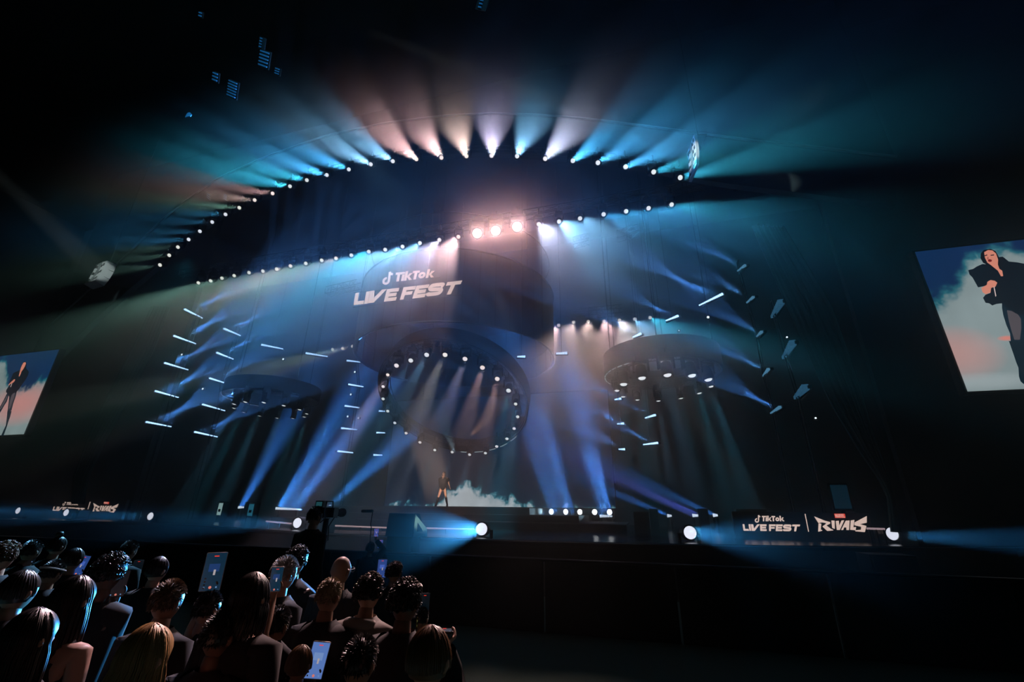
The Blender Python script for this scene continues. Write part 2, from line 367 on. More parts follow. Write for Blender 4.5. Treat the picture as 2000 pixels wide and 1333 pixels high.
def rivals():
    P = []
    P += [[(.0, 1.02), (1.18, .58), (1.72, .46), (1.72, .30), (1.30, .12), (1.78, -.22), (2.02, -.30), (2.05, -.36), (1.34, -.42), (.82, .02), (1.22, .26), (1.25, .36), (.80, .42), (.42, .35), (.28, .55)]]  # R wing, bowl and leg
    P += [[(.42, .34), (.72, .30), (.62, -.30), (.78, -.34), (.76, -.40), (.28, -.50)]]   # R stem
    P += [[(1.86, .62), (2.22, .60), (2.22, -.22), (1.92, -.12)]]                     # I
    P += [[(2.34, .56), (2.68, .60), (2.72, .12), (2.98, .62), (3.28, .64), (2.78, -.32), (2.44, -.32)]]  # V
    P += [[(2.92, -.32), (3.44, .60), (3.86, .62), (3.82, -.32), (3.52, -.32), (3.52, -.08), (3.28, -.06), (3.16, -.32)]]  # A
    P += [[(3.98, .62), (4.38, .68), (4.30, -.04), (4.60, -.02), (4.56, -.34), (3.94, -.30)]]  # L
    P += [[(4.38, .42), (5.66, 1.06), (5.72, .40), (5.02, .26), (5.72, .08), (5.60, -.52), (4.50, -.44), (4.56, -.34), (5.14, -.28), (5.14, .0), (4.40, .14)]]  # S
    return P
def marvel():
    t = .14; L = []
    M_ = [st_([(.1, 0), (.1, 1)], t), st_([(.1, 1), (.35, .3), (.6, 1)], t), st_([(.6, 1), (.6, 0)], t)]
    A_ = [st_([(.05, 0), (.3, 1), (.55, 0)], t), st_([(.15, .3), (.45, .3)], t)]
    R_ = [st_([(.1, 0), (.1, .93), (.5, .9), (.5, .5), (.15, .5)], t), st_([(.3, .5), (.55, 0)], t)]
    V_ = [st_([(.05, 1), (.3, 0), (.55, 1)], t)]
    E_ = [st_([(.55, .93), (.1, .93), (.1, .07), (.55, .07)], t), st_([(.1, .5), (.5, .5)], t)]
    L_ = [st_([(.1, 1), (.1, .07), (.5, .07)], t)]
    x = 0
    for G, w_ in ((M_, .75), (A_, .65), (R_, .65), (V_, .65), (E_, .65), (L_, .6)):
        for q in G:
            for p in q: L.append([(x+a_, b_) for a_, b_ in p])
        x += w_
    return L, x
LET = mat('luminous_letter_pink_white', (.05, .05, .05), .5, 0, lin((232, 203, 190)), 1.0)
LETR = mat('luminous_red', (.05, .0, .0), .5, 0, lin((225, 60, 45)), 1.0)

# ------------------------------------------------------------------ hanging drum
dc = V((-10.36, 24, 10.83)); dR_ = 6.13; dH = 4.2
dr = empty('hanging_drum', dc, 'huge dark hanging cylinder carrying the glowing festival name', 'drum screen')
def drum_shell(r0, r1, z0, z1, n=96):
    mb = MB(); mb.lathe([(r0, z0), (r0, z1), (r1, z1), (r1, z0), (r0, z0)], n, cap=False); mb.smooth = False
    return mb
def seam_mat(name, col, rough, nseg, metal=.0):
    mt = bpy.data.materials.new(name); mt.use_nodes = True; nt = mt.node_tree; b = nt.nodes['Principled BSDF']; N = nt.nodes.new; K = nt.links.new
    b.inputs['Roughness'].default_value = rough; b.inputs['Metallic'].default_value = metal
    tc = N('ShaderNodeTexCoord'); sp = N('ShaderNodeSeparateXYZ'); K(tc.outputs['Object'], sp.inputs[0])
    at = N('ShaderNodeMath'); at.operation = 'ARCTAN2'; K(sp.outputs[0], at.inputs[0]); K(sp.outputs[1], at.inputs[1])
    mu = N('ShaderNodeMath'); mu.operation = 'MULTIPLY'; mu.inputs[1].default_value = nseg/(2*math.pi); K(at.outputs[0], mu.inputs[0])
    fr = N('ShaderNodeMath'); fr.operation = 'FRACT'; K(mu.outputs[0], fr.inputs[0])
    wn = N('ShaderNodeTexWhiteNoise'); wn.noise_dimensions = '1D'; fl = N('ShaderNodeMath'); fl.operation = 'FLOOR'; K(mu.outputs[0], fl.inputs[0]); K(fl.outputs[0], wn.inputs['W'])
    lt = N('ShaderNodeMath'); lt.operation = 'LESS_THAN'; lt.inputs[1].default_value = .06; K(fr.outputs[0], lt.inputs[0])
    r1 = N('ShaderNodeMapRange'); r1.inputs[3].default_value = .7; r1.inputs[4].default_value = 1.25; K(wn.outputs[0], r1.inputs[0])
    mx = N('ShaderNodeMix'); mx.data_type = 'RGBA'; mx.inputs[6].default_value = (*col, 1); mx.inputs[7].default_value = (*[c*.35 for c in col], 1); K(lt.outputs[0], mx.inputs[0])
    vm = N('ShaderNodeVectorMath'); vm.operation = 'SCALE'; K(mx.outputs[2], vm.inputs[0]); K(r1.outputs[0], vm.inputs['Scale']); K(vm.outputs[0], b.inputs['Base Color'])
    return mt
drum_shell(dR_, dR_-.12, 0, dH).build('screen_panels', seam_mat('drum_panel', (.075, .11, .12), .35, 44, .3), dr)
mb = MB().tube([(dR_*math.cos(R(a_)), dR_*math.sin(R(a_)), -.03) for a_ in range(0, 360, 4)], .05, 6, closed=True); mb.build('bottom_rim', mat('rim_grey', (.22, .25, .26), .4, .6), dr)
mb = MB().tube([(dR_*math.cos(R(a_)), dR_*math.sin(R(a_)), dH) for a_ in range(0, 360, 4)], .06, 6, closed=True); mb.build('top_rim', STEEL, dr)
mb = MB()
for a_ in range(0, 360, 15): mb.tube([((dR_-.2)*math.cos(R(a_)), (dR_-.2)*math.sin(R(a_)), z) for z in (0, dH)], .03, 4)
for z in (1.3, 4, 6.7): mb.tube([((dR_-.2)*math.cos(R(a_)), (dR_-.2)*math.sin(R(a_)), z) for a_ in range(0, 360, 6)], .03, 4, closed=True)
mb.build('inner_frame', STEEL, dr)
def cyl_hit(x, y):
    d = ray(x, y).normalized(); ox, oy = CAM.x-dc.x, CAM.y-dc.y
    A = d.x**2+d.y**2; B = 2*(ox*d.x+oy*d.y); c_ = ox*ox+oy*oy-dR_**2; D = B*B-4*A*c_
    t = (-B-math.sqrt(max(0, D)))/(2*A); p = CAM+d*t
    return math.atan2(p.x-dc.x, -(p.y-dc.y)), p.z-dc.z
# festival sign hanging just in front of the drum
sr = atY(890, 572.5, 17.66); sl_ = atZ(690.5, 596, sr.z); sx = (sr-sl_); sx.z = 0; sx.normalize(); sn = V((sx.y, -sx.x, 0))
sg = empty('festival_sign', sl_, 'glowing pink-white festival name sign hanging in front of the big drum', 'sign')
def on_sign(x, y): d = ray(x, y); t = (sl_-CAM).dot(sn)/d.dot(sn); return CAM+d*t-sl_
def sign_quad(bl, br, tl, tr, wd):
    q = [on_sign(*p) for p in (bl, br, tl, tr)]
    return lambda u, v: q[0]*(1-u/wd)*(1-v)+q[1]*(u/wd)*(1-v)+q[2]*(1-u/wd)*v+q[3]*(u/wd)*v
ps, wd = live_fest(); ps = [[(x-.1*y, y) for x, y in p] for p in ps]; f = sign_quad((690.5, 596), (890, 573.5), (694.2, 572.5), (902.5, 548), wd); mb = MB()
for p in ps: mb.poly(p, f)
o = mb.build('festival_lettering', LET, sg); o.modifiers.new('s', 'SOLIDIFY').thickness = .03
ps, wd = tiktok(); f = sign_quad((748, 553), (846, 541.5), (750, 535), (848.5, 525.8), wd); mb = MB()
for p in ps: mb.poly(p, f)
o = mb.build('title_lettering', LET, sg); o.modifiers.new('s', 'SOLIDIFY').thickness = .03
mb = MB()
for (p, q) in [((688, 572), (905, 548)), ((688, 600), (905, 575)), ((735, 556), (860, 541))]: mb.tube([on_sign(*p)-sn*.04, on_sign(*q)-sn*.04], .012, 4)
for x_ in (700, 760, 830, 893): 
    p = on_sign(x_, 598-(x_-690)*.115); mb.tube([p-sn*.04, V((p.x, p.y, 18-sl_.z))-sn*.04], .01, 4)
mb.build('support_wires', CABLE, sg)
for a_, nm in ((-60, 'left'), (0, 'front'), (60, 'right'), (180, 'rear')):
    p = dc+V((dR_*math.sin(R(a_)), -dR_*math.cos(R(a_)), dH)); cable(p, V((p.x, p.y, 23.9)), 'steel cable rising from the %s rim of the big drum' % nm)
# lights playing on the drum
for i, (x, y, c) in enumerate([(1015, 541, SKY), (1018, 571, SKY), (1017, 601, BLUE)]):
    th, z = cyl_hit(x, y); q = dc+V((dR_*math.sin(th), -dR_*math.cos(th), z)); s_ = V((3.0, 14.5, 16.0+i*.2)); 
    spot(s_, q-s_, 1.4, 5000, c, .3, .03)
spot(dc+V((1.5, -1, -5)), V((3.2, 3.2, 5.6)), 14, 1500, (1, .5, .25), .5, .05)
spot(dc+V((1, -1.5, -6)), V((-5.2, 3.0, 8.5)), 10, 1800, (.35, .6, .75), .5, .05)
spot((-12, 13.5, 19.5), V((-9, 17, 12.5))-V((-12, 13.5, 19.5)), 22, 500, SKY, .9, .2)

# ------------------------------------------------------------------ rings
def ring(name, label, c, r, h, z0, tilt=0.):
    M = Matrix.Rotation(-tilt, 4, 'X'); e = empty(name, c, label, 'truss ring', None, M); e.location = c
    drum_shell(r, r-.05, z0, z0+h, 72).build('outer_band', mat('ring_band', (.02, .03, .033), .38, .4), e)
    mb = MB()
    for rr in (r-.12, r-.55):
        for zz in (z0+.05, z0+.5): mb.tube([(rr*math.cos(R(a_)), rr*math.sin(R(a_)), zz) for a_ in range(0, 360, 6)], .028, 5, closed=True)
    mb.build('truss_chords', STEEL, e)
    mb = MB()
    for a_ in range(0, 360, 10):
        P = lambda rr, aa, zz: (rr*math.cos(R(aa)), rr*math.sin(R(aa)), zz)
        mb.tube([P(r-.12, a_, z0+.05), P(r-.55, a_+5, z0+.05)], .014, 4); mb.tube([P(r-.55, a_+5, z0+.05), P(r-.12, a_+10, z0+.05)], .014, 4)
        mb.tube([P(r-.55, a_, z0+.05), P(r-.55, a_+5, z0+.5)], .014, 4); mb.tube([P(r-.55, a_+5, z0+.5), P(r-.55, a_+10, z0+.05)], .014, 4)
    mb.build('truss_bracing', STEEL, e)
    return e, M
lm_c = [(774,715),(802,705),(833,694),(869,694),(908,702),(942,719),(971,741),(993,764),(1007,790),(1011,815),(1004,838),(990,858),(970,873),(948,886),(917,889),(883,884),(849,880),(820,865),(793,847),(771,827),(757,804),(748,780),(748,756),(757,733)]
cc = V((-9.75, 22, 7.3)); tl = R(33)
e, M = ring('centre_ring_truss', 'large tilted circular truss hanging under the big drum above the singer', cc, 4.35, 1.0, .62, tl)
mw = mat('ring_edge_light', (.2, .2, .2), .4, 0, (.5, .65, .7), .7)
mb = MB()
for a_ in range(-100, -40, 12): mb.tube([((4.35)*math.cos(R(a_+k*2.5)), -(4.35)*math.sin(R(a_+k*2.5)), .6) for k in range(4)], .022, 5)
mb.build('edge_light', mw, e)
nrm = V((0, math.sin(tl), math.cos(tl)))
dC = from_vp(1089, 218)
cC = [LILAC, SKY, SKY, WHITE, LILAC, PINK, PINK, TEAL, TEAL, TEAL, MAUVE, SKY, MAUVE, TEAL, SKY, SKY, TEAL, MAUVE, MAUVE, BLUE, TEAL, TEAL, LILAC, PINK]
for i, p in enumerate(lm_c):
    d = ray(*p); t = (cc-CAM).dot(nrm)/d.dot(nrm); q = CAM+d*t
    pw = 9000 if (2 <= i <= 6) else 5500 if i in (0, 1, 7, 8, 22, 23) else 2600
    lab = 'moving head lamp on the tilted centre ring, its highest' if i == 3 else ('moving head lamp on the tilted centre ring, %s clockwise from its highest' % ORD[(i-3) % 24])
    lamp(q, dC, lab, 'moving head lamps on the centre ring', cC[i], 6, pw, 1.2 if i < 8 else .9, 1.5, lr=.72)
for a_, nm in ((40, 'far right'), (140, 'far left'), (-90, 'near')):
    p = cc+(M.to_3x3() @ V((4.2*math.cos(R(a_)), 4.2*math.sin(R(a_)), 1.5))); cable(p, V((p.x, p.y, 23.9)), 'thin cable carrying the tilted centre ring, %s one' % nm)

lr_c = [(457,790),(457,798),(476,806),(507,813),(541,817),(572,818),(594,815),(599,809),(585,801),(554,793),(515,787),(479,786)]
rr_c = [(1205,764),(1217,776),(1245,782),(1286,784),(1330,779),(1366,769),(1389,756),(1384,743),(1352,735),(1304,734),(1254,740),(1218,752)]
for side, c, lst in (('right', V((1.55, 21.6, 0)), rr_c), ('left', V((-21.5, 21.6, 0)), lr_c)):
    e, M = ring(side+'_ring' if 0 else 'small_ring_truss', 'round black chandelier truss hanging on the %s of the stage' % side, V((c.x, c.y, 7.65)), 2.75 if side == 'right' else 2.7, 1.05 if side == 'right' else .8, .72)
    mb = MB()
    for a_ in range(150, 240, 9): mb.tube([(2.72*math.cos(R(a_+k*2)), 2.72*math.sin(R(a_+k*2)), .70) for k in range(4)], .02 if side == 'right' else .01, 5)
    mb.build('edge_light', mw, e)
    for i, p in enumerate(lst):
        q = atZ(*p, 7.55); near = q.y < 21.6
        q = V((q.x, min(q.y, 24.5), 7.55)) if q.y < 24.5 else atY(*p, 24.0)
        o_ = V((q.x-c.x, q.y-c.y, 0)); o_ = o_.normalized() if o_.length > .1 else V((0, 0, 0))
        lab = 'downlight on the %s chandelier ring, %s counted clockwise from its leftmost' % (side, ORD[i+1])
        dd = V((0, -.12, -1))+o_*.08+(V((.05, 0, 0)) if side == 'right' else V((-.10, 0, 0)))
        lamp(q, dd, lab, 'downlights on the %s ring' % side, TEAL if i % 3 else SKY, 5, 7000 if i in (2, 3, 7, 8, 9, 10) else 3500, 1.0 if i < 7 else 1.5 if side == 'right' else 1.0, 1.7, lr=.75)
    for a_, nm in ((200, 'left'), (-20, 'right'), (-95, 'near'), (80, 'far')):
        p = V((c.x+2.5*math.cos(R(a_)), c.y+2.5*math.sin(R(a_)), 9.4)); cable(p, V((p.x, p.y, 20)), 'cable holding the %s chandelier ring on its %s side' % (side, nm), r=.02)

# ------------------------------------------------------------------ LED bars
def led_bar(a, b, label, group, n=14, col=(.35, .6, 1.), es=3.2, fan=None, power=0., spread=8, segs=6, r=.045, ccol=(.05, .20, .62), thick=.05, hang=False):
    a, b = V(a), V(b); t = (b-a); L = t.length; t.normalize(); e = empty('led_bar', (a+b)/2, label, 'light bar', group)
    s_ = t.orthogonal(); q = t.to_track_quat('X', 'Z').to_matrix()
    pn = V((-t.y, t.x, 0)).normalized(); pn = pn if pn.dot(a-CAM) > 0 else -pn
    hs = MB().box(pn*.11+V((0, 0, -.01 if a.z > 3.2 else -.04)), (L+.08, .12, .10), q); hs.build('housing', METAL, e)
    mb = MB()
    for i in range(n):
        p = a+t*L*(i+.5)/n-e.location
        k = max(.55, 1-.5*i/n); mb.box(p, (L/n*.62, r*2*k, r*2.0*k), q)
    if hang: MB().tube([(0, 0, -.02), (0, 0, 23.9-e.location.z)], .01, 5).build('hanger', CABLE, e)
    mb.build('led_row', mat('led_%s' % str(tuple(round(c, 2) for c in col)+(es,)), (.1, .1, .1), .4, 0, col, es), e)
    if fan and power:
        for k in range(segs):
            c_ = a+t*L*(k+.5)/segs
            if len(fan[0]) == 2:      # (angle above the horizontal in degrees, how strongly it is aimed out at the audience)
                f0 = k/max(1, segs-1); an = R(fan[0][0]*(1-f0)+fan[1][0]*f0); le = fan[0][1]*(1-f0)+fan[1][1]*f0
                v_ = c_-CAM; x_, y_, z_ = v_.dot(rt), v_.dot(up), v_.dot(fw); px_, py_ = 1000+F*x_/z_, 666.5-F*y_/z_
                d = from_vp(px_-le*math.cos(an), py_+le*math.sin(an))
            else: d = V(fan[0]).lerp(V(fan[1]), k/max(1, segs-1)).normalized()
            if len(fan[0]) == 2: spot(c_+d*.12, d, spread*.24, power*15*[1.6, 1.3, 1.0, .8, .6, .5, .4, .3][min(k, 7)], ccol, .5, .05)
            else: area(c_+d*.08, d, t, L/segs, thick, spread, power/segs*.6, ccol)
    return e
UPR = ((20, 1500), (52, 1000)); UPL = ((160, 1500), (134, 1000)); UPV = ((86, 700), (74, 700)); UPV2 = ((78, 600), (66, 600))
# px0, px1, depth Y, fan, power
LADD = []; HUNG = ('light bars under the drum', 'upright beam bars', 'light bars beside the centre ring', 'light bars right of the drum', 'inner light bars below the right ring', 'light bars of the column left of the right ring')
def bars(_, Y, lst, fan, power, group, lab, spread=8, **kw):
    LADD.append(([], Y, group))
    for i, (p, q) in enumerate(lst):
        a_ = atY(*p, Y)
        b_ = atZ(*q, a_.z)
        if (b_-a_).length > 3.2 or b_.y < 5: b_ = a_+(atY(*q, Y)-a_)
        LADD[-1][0].append((a_+b_)/2)
        if group in HUNG: kw['hang'] = True
        led_bar(a_, b_, lab % (ORD[i+1]), group, fan=fan, power=power, spread=spread, **kw)
bars(0, 18.0, [((360,604),(396,622)), ((339,656),(383,672)), ((321,709),(368,723)), ((303,764),(349,777)), ((285,824.5),(335,834))], UPR, 2000, 'light bars of the outer left column', 'slanted light bar fanning blue rays in the outer left column, %s from its top')
bars(0, 20.0, [((437,642),(470,656)), ((423,689),(456,702)), ((409,739),(441,749)), ((395,790),(440,803)), ((380,844),(425,854))], UPR, 1500, 'light bars of the second left column', 'slanted light bar in the second column from the left, %s from its top')
bars(0, 21.0, [((510,673.5),(553,682))], UPV, 1300, 'upright beam bars', 'light bar sending thin blue beams straight up, left of two, %s in its column', segs=4, spread=4)
bars(0, 21.0, [((597,690),(640,697))], UPV, 1300, 'upright beam bars', 'light bar sending thin blue beams straight up, beside the drum, %s in its column', segs=4, spread=4)
bars(0, 23.0, [((677,704.5),(706,708)), ((680,751),(710,756)), ((673,793),(702,797)), ((666,836.5),(698,840)), ((659,881.5),(690,885))], UPV2, 250, 'light bars left of the centre ring', 'short light bar in the column between drum and left chandelier, %s from its top', segs=2, spread=6)
bars(0, 24.0, [((740,803),(752,804)), ((735,845.5),(752,846)), ((729,889),(747,889.5))], ((45, 700), (45, 700)), 60, 'light bars beside the centre ring', 'tiny light bar at the left rim of the centre ring, %s from its top', segs=1, spread=5, n=8)
bars(0, 20.0, [((1026,697),(1010,697)), ((1108,690),(1086,691))], ((112, 600), (112, 600)), 80, 'light bars under the drum', 'short light bar below the right edge of the drum, %s from the left', segs=2, spread=9, n=8, ccol=(.3, .45, .7))
bars(0, 21.0, [((1325,617),(1300,627)), ((1252,652),(1236,659))], UPL, 1300, 'light bars right of the drum', 'slanted light bar high between drum and right chandelier, %s counted downward', n=10)
bars(0, 20.0, [((1412,574),(1365,597))], UPL, 2000, 'light bars right of the drum', 'bright slanted light bar above the right chandelier, %s on its own')
bars(0, 22.0, [((1213,779),(1200,781)), ((1219,827.5),(1205,828.5)), ((1221,878),(1208,878))], UPL, 1300, 'light bars of the column left of the right ring', 'small light bar in the column below the right chandelier, %s from its top', n=6)
bars(0, 23.0, [((1280,811),(1260,817)), ((1285,865.5),(1256,869))], UPL, 700, 'inner light bars below the right ring', 'dim light bar under the right chandelier, %s from its top', n=8)
bars(0, 18.0, [((1456,518),(1440,530)), ((1472,580),(1458,592)), ((1488,648),(1478,658)), ((1501,721),(1490,735)), ((1524,795),(1505,808))], UPL, 700, 'dim light bars of the far right column', 'dim blue light bar in the column beyond the right chandelier, %s from its top', n=8, col=(.1, .3, .5), es=.7)
bars(0, 16.5, [((1526,589),(1508,620)), ((1549,669),(1530,700)), ((1574,756),(1553,778))], UPL, 0, 'dim light bars beside the right drape', 'wide dim blue lit bar next to the right drape, %s from its top', n=9, col=(.04, .16, .3), es=.5, r=.10)
def ladder(pts, label, Yoff=.22):
    P = [V(p)+V((0, Yoff, -.06)) for p in pts]; e = empty('lighting_ladder', (P[-1].x, P[-1].y, DZ), label, 'truss')
    path = [P[0]+V((0, 0, .6))]+P+[V((P[-1].x, P[-1].y, DZ+.02))]
    local(MB().tube(path, .022, 6), e).build('rail', METAL, e); local(MB().tube([p+V((0, .25, 0)) for p in path], .022, 6), e).build('rail', METAL, e)
    rg_ = MB(); 
    for p in P: rg_.tube([p+V((0, -.28, 0)), p+V((0, .25, 0))], .018, 5)
    for a_, b_ in zip(path, path[1:]):
        n_ = max(1, int((b_-a_).length/.5))
        for k in range(n_): q = a_.lerp(b_, k/n_); rg_.tube([q, q+V((0, .25, 0))], .012, 4)
    local(rg_, e).build('rung', METAL, e)
for (lst, Y, lab) in LADD: 
    if len(lst) > 1 and lab not in HUNG: ladder(lst, 'slim black ladder truss carrying the '+lab)
# floor bars with upward blue washes
for (p, q, Y, n, fan, pw, sp_, lab) in [((466,991.5),(476,991.5),24,3,((.10,.3,1),(.16,.3,1)),420,16,'three-cell light bar on the floor at the far left throwing up a violet beam'),
        ((539,993.5),(588,996),24,18,((.22,.35,1),(.42,.35,1)),2000,15,'long row of white cells on the stage floor throwing a wide blue wash'),
        ((640,992),(646,988),24,3,((.85,.1,.9),(.95,.1,.9)),620,18,'small floor light behind the camera operator casting a blue beam up right'),
        ((1064,1009),(1123,1009),24.5,26,((-.35,.2,1),(-.3,.2,1)),1100,16,'long row of white cells on the floor below the star-bright lamps'),
        ((1171,1008.5),(1196,1009),24.5,9,((-.25,.2,1),(-.2,.2,1)),600,15,'short row of white cells at the right end of the star-bright lamps'),
        ((1303,1008),(1312,1008),23,4,((-1,0,.42),(-1,0,.4)),70,12,'four-cell floor light right of the small black case'),
        ((1352,1007.5),(1368,1007.5),23,6,((-1,0,.5),(-1,0,.45)),160,14,'six-cell floor light casting a low violet beam to the left'),
        ((1392,1007),(1402,1007),22,3,((-1,0,.5),(-1,0,.45)),70,14,'three-cell floor light furthest to the right')]:
    a_, b_ = atY(*p, Y), atY(*q, Y); e = led_bar(a_, b_, lab, 'floor light bars', n=n, col=(.62, .74, .9), es=1.7, fan=fan, power=pw, spread=sp_, segs=2, r=.07, thick=.12, ccol=(.03, .17, .62) if n != 6 else (.06, .10, .5))
    zf = 2.22 if (-16.2 < a_.x < -5.0) else DZ
    for t in (.15, .85):
        c_ = a_.lerp(b_, t); h_ = max(.05, c_.z-.1-zf); MB().box((c_.x-e.location.x, c_.y-e.location.y, -.11-h_/2), (.08, .10, h_)).build('foot', METAL, e)
# broad beams from behind the riser
for (p, q) in [((1010, 990), (895, 885)), ((1112, 985), (1030, 850)), ((700, 990), (830, 905))]:
    a_, b_ = atY(*p, 25.5), atY(*q, 28.5); spot(a_, b_-a_, 9, 500, DEEP, .9, .1)
# six bright lamps on the rear floor
for i, x in enumerate([1048, 1077, 1105, 1132.5, 1161.5, 1190.5]):
    p = atY(x, 1000+i*.2, 24.8); lamp(p, V((-.35, -1, .02)) if i < 3 else V((-.3, -1, .03)), 'star-bright lamp on the rear floor, %s in its row of six' % (ORD[i+1]+' from the left'), 'star-bright floor lamps', (.35, .6, .75), 7, 500, 1.0, 5.0, False, 1.15)
    MB().box((0, 0, -(p.z-DZ)/2-.25), (.3, .3, max(.05, (p.z-DZ)-.35))).build('pedestal', METAL, bpy.context.scene.collection.objects[-2] if 0 else None) if 0 else None
rb = MB().box((-2.4, 24.9, DZ+.07), (4.6, .7, .14)); o = rb.build('rear_bench', BLACK); tag(o, 'low black bench behind the steps holding the row of star-bright lamps', 'plinth')
# footlights at the deck edge
dF = from_vp(1125, 1018)
ft = [((35,998),18.5,2500,'third footlight to the left of the camera operator, cut by the picture edge'),((129,1001.8),18.0,2500,'footlight standing in front of the left festival banner'),((293.5,1009),17.2,5000,'footlight on the deck edge right of the left festival banner'),((580.5,1022),14.6,6000,'footlight on the deck edge just left of the camera operator'),((940.5,1034),13.4,7500,'footlight in front of the stage steps casting a wide blue cone to the left'),((1348,1041),14.2,6500,'footlight left of the right festival banner, beam towards it'),((1743,1043.5),16.4,5000,'footlight on the deck edge right of the right festival banner')]
for (p, Y, pw, lab) in ft:
    q = atY(*p, Y); e = lamp(q, dF, lab, 'footlights along the stage edge', (.03, .25, .62), 5.2 if p[0] == 940.5 else 4.0, pw*(12 if p[0] == 940.5 else 3.6), 1.25, 1.5, False)
    h_ = e.location.z-.08-DZ
    if q.y > yfront(q.x)+.1 and h_ > .02: MB().box((0, 0, -.08-h_/2), (.3, .3, h_)).build('stand', METAL, e)
    else: MB().box((0, .2, -.3), (.08, .5, .5)).build('bracket', METAL, e)
# small strobe dots
for (x, y, Y, lab) in [(355,693,18.4,'beside the outer left column'),(553,702,21,'above the left chandelier'),(396,760,19,'between the two left columns'),(693,727,23,'highest of four left of the centre ring'),(685,771,23,'second of four left of the centre ring'),(679,814,23,'third of four left of the centre ring'),(700,817,23,'lowest of four left of the centre ring'),(1383,620,20,'above the right chandelier'),(1537,659,17.5,'beside the right drape, upper one'),(1326,646,22,'just over the right chandelier rim'),(1593,817,17.5,'beside the right drape, lower one'),(1438,368,17,'right of the straight truss near the hanging speaker')]:
    p = atY(x, y, Y); e = empty('strobe_lamp', p, 'tiny white point lamp '+lab, 'point lamp', 'tiny point lamps')
    s_ = .055 if (x < 1400 and x != 1326) else .03
    MB().box((0, .07, 0), (.16, .1, .12)).build('housing', METAL, e); MB().lathe([(.001, .02), (s_, .01), (s_, 0)], 12, R(90) and Matrix.Rotation(R(90), 3, 'X')).build('lens', lens_mat('strobe', (.75, .9, 1), 2.2), e)

# ------------------------------------------------------------------ rear screen with rising smoke picture
def curve_node(nt, pts):
    n = nt.nodes.new('ShaderNodeFloatCurve'); c = n.mapping.curves[0]
    while len(c.points) > 2: c.points.remove(c.points[0])
    c.points[0].location = pts[0]; c.points[1].location = pts[-1]
    for p in pts[1:-1]: c.points.new(*p)
    for p in c.points: p.handle_type = 'VECTOR'
    n.mapping.update(); return n
def smoke_mat(name, W, H, prof, top_c, smoke_c, edge_c, pink=None, warp=.35, scale=1.6, fade=.25, strength=1.):
    """picture shown on a screen; local x 0..W, z 0..H; prof = (u, v) outline of the smoke's upper edge"""
    mt = bpy.data.materials.new(name); mt.use_nodes = True; nt = mt.node_tree; nt.nodes.clear(); N = nt.nodes.new; K = nt.links.new
    def m(op, a_, b_=None):
        n = N('ShaderNodeMath'); n.operation = op
        for i, v in enumerate((a_, b_)):
            if v is None: continue
            if isinstance(v, (int, float)): n.inputs[i].default_value = v
            else: K(v, n.inputs[i])
        return n.outputs[0]
    tc = N('ShaderNodeTexCoord'); sp = N('ShaderNodeSeparateXYZ'); K(tc.outputs['Object'], sp.inputs[0])
    nz = N('ShaderNodeTexNoise'); nz.inputs['Scale'].default_value = scale; nz.inputs['Detail'].default_value = 8; nz.inputs['Roughness'].default_value = .62; K(tc.outputs['Object'], nz.inputs['Vector'])
    n2 = N('ShaderNodeTexNoise'); n2.inputs['Scale'].default_value = scale*.45; n2.inputs['Detail'].default_value = 4; K(tc.outputs['Object'], n2.inputs['Vector'])
    u = m('DIVIDE', sp.outputs[0], W); v = m('DIVIDE', sp.outputs[2], H)
    cu = curve_node(nt, prof); cu.inputs[0].default_value = 1; K(u, cu.inputs[1])
    d = m('ADD', m('SUBTRACT', cu.outputs[0], v), m('MULTIPLY', m('SUBTRACT', nz.outputs[0], .5), warp))
    r = N('ShaderNodeMapRange'); r.inputs[1].default_value = -fade*.4; r.inputs[2].default_value = fade; r.interpolation_type = 'SMOOTHSTEP'; K(d, r.inputs[0])
    rp = N('ShaderNodeValToRGB'); K(r.outputs[0], rp.inputs[0]); cr = rp.color_ramp
    cr.elements[0].color = (*top_c, 1); cr.elements[1].color = (*smoke_c, 1); el = cr.elements.new(.4); el.color = (*edge_c, 1)
    out_c = rp.outputs[0]
    mx = N('ShaderNodeMix'); mx.data_type = 'RGBA'; mx.blend_type = 'MULTIPLY'; mx.inputs[0].default_value = .55; K(out_c, mx.inputs[6])
    r2 = N('ShaderNodeMapRange'); r2.inputs[1].default_value = .3; r2.inputs[2].default_value = .7; r2.inputs[3].default_value = .6; r2.inputs[4].default_value = 1.25; K(n2.outputs[0], r2.inputs[0]); K(r2.outputs[0], mx.inputs[7]); out_c = mx.outputs[2]
    if pink:
        for (pu, pv, ru, rv, pc, amt) in pink:
            q = m('ADD', m('POWER', m('DIVIDE', m('SUBTRACT', u, pu), ru), 2), m('POWER', m('DIVIDE', m('SUBTRACT', v, pv), rv), 2))
            g = m('MULTIPLY', m('MAXIMUM', m('SUBTRACT', 1, q), 0), amt); g2 = m('MULTIPLY', g, r.outputs[0])
            mp = N('ShaderNodeMix'); mp.data_type = 'RGBA'; K(g2, mp.inputs[0]); K(out_c, mp.inputs[6]); mp.inputs[7].default_value = (*pc, 1); out_c = mp.outputs[2]
    em = N('ShaderNodeEmission'); em.inputs['Strength'].default_value = strength; K(out_c, em.inputs[0]); o = N('ShaderNodeOutputMaterial'); K(em.outputs[0], o.inputs[0])
    mt.cycles.emission_sampling = 'NONE'
    return mt
def screen(name, label, cat, x0, x1, z0, z1, Y, ma, bez=.06, depth=.25):
    e = empty(name, (x0, Y, z0), label, cat); W, H = x1-x0, z1-z0
    fr = MB().box((W/2, depth/2+.02, H/2), (W+2*bez, depth, H+2*bez)); fr.build('casing', METAL, e)
    pic = MB().add([(0, 0, 0), (W, 0, 0), (W, 0, H), (0, 0, H)], [(0, 1, 2, 3)]); pic.build('picture', ma, e)
    return e
YS = 27.0
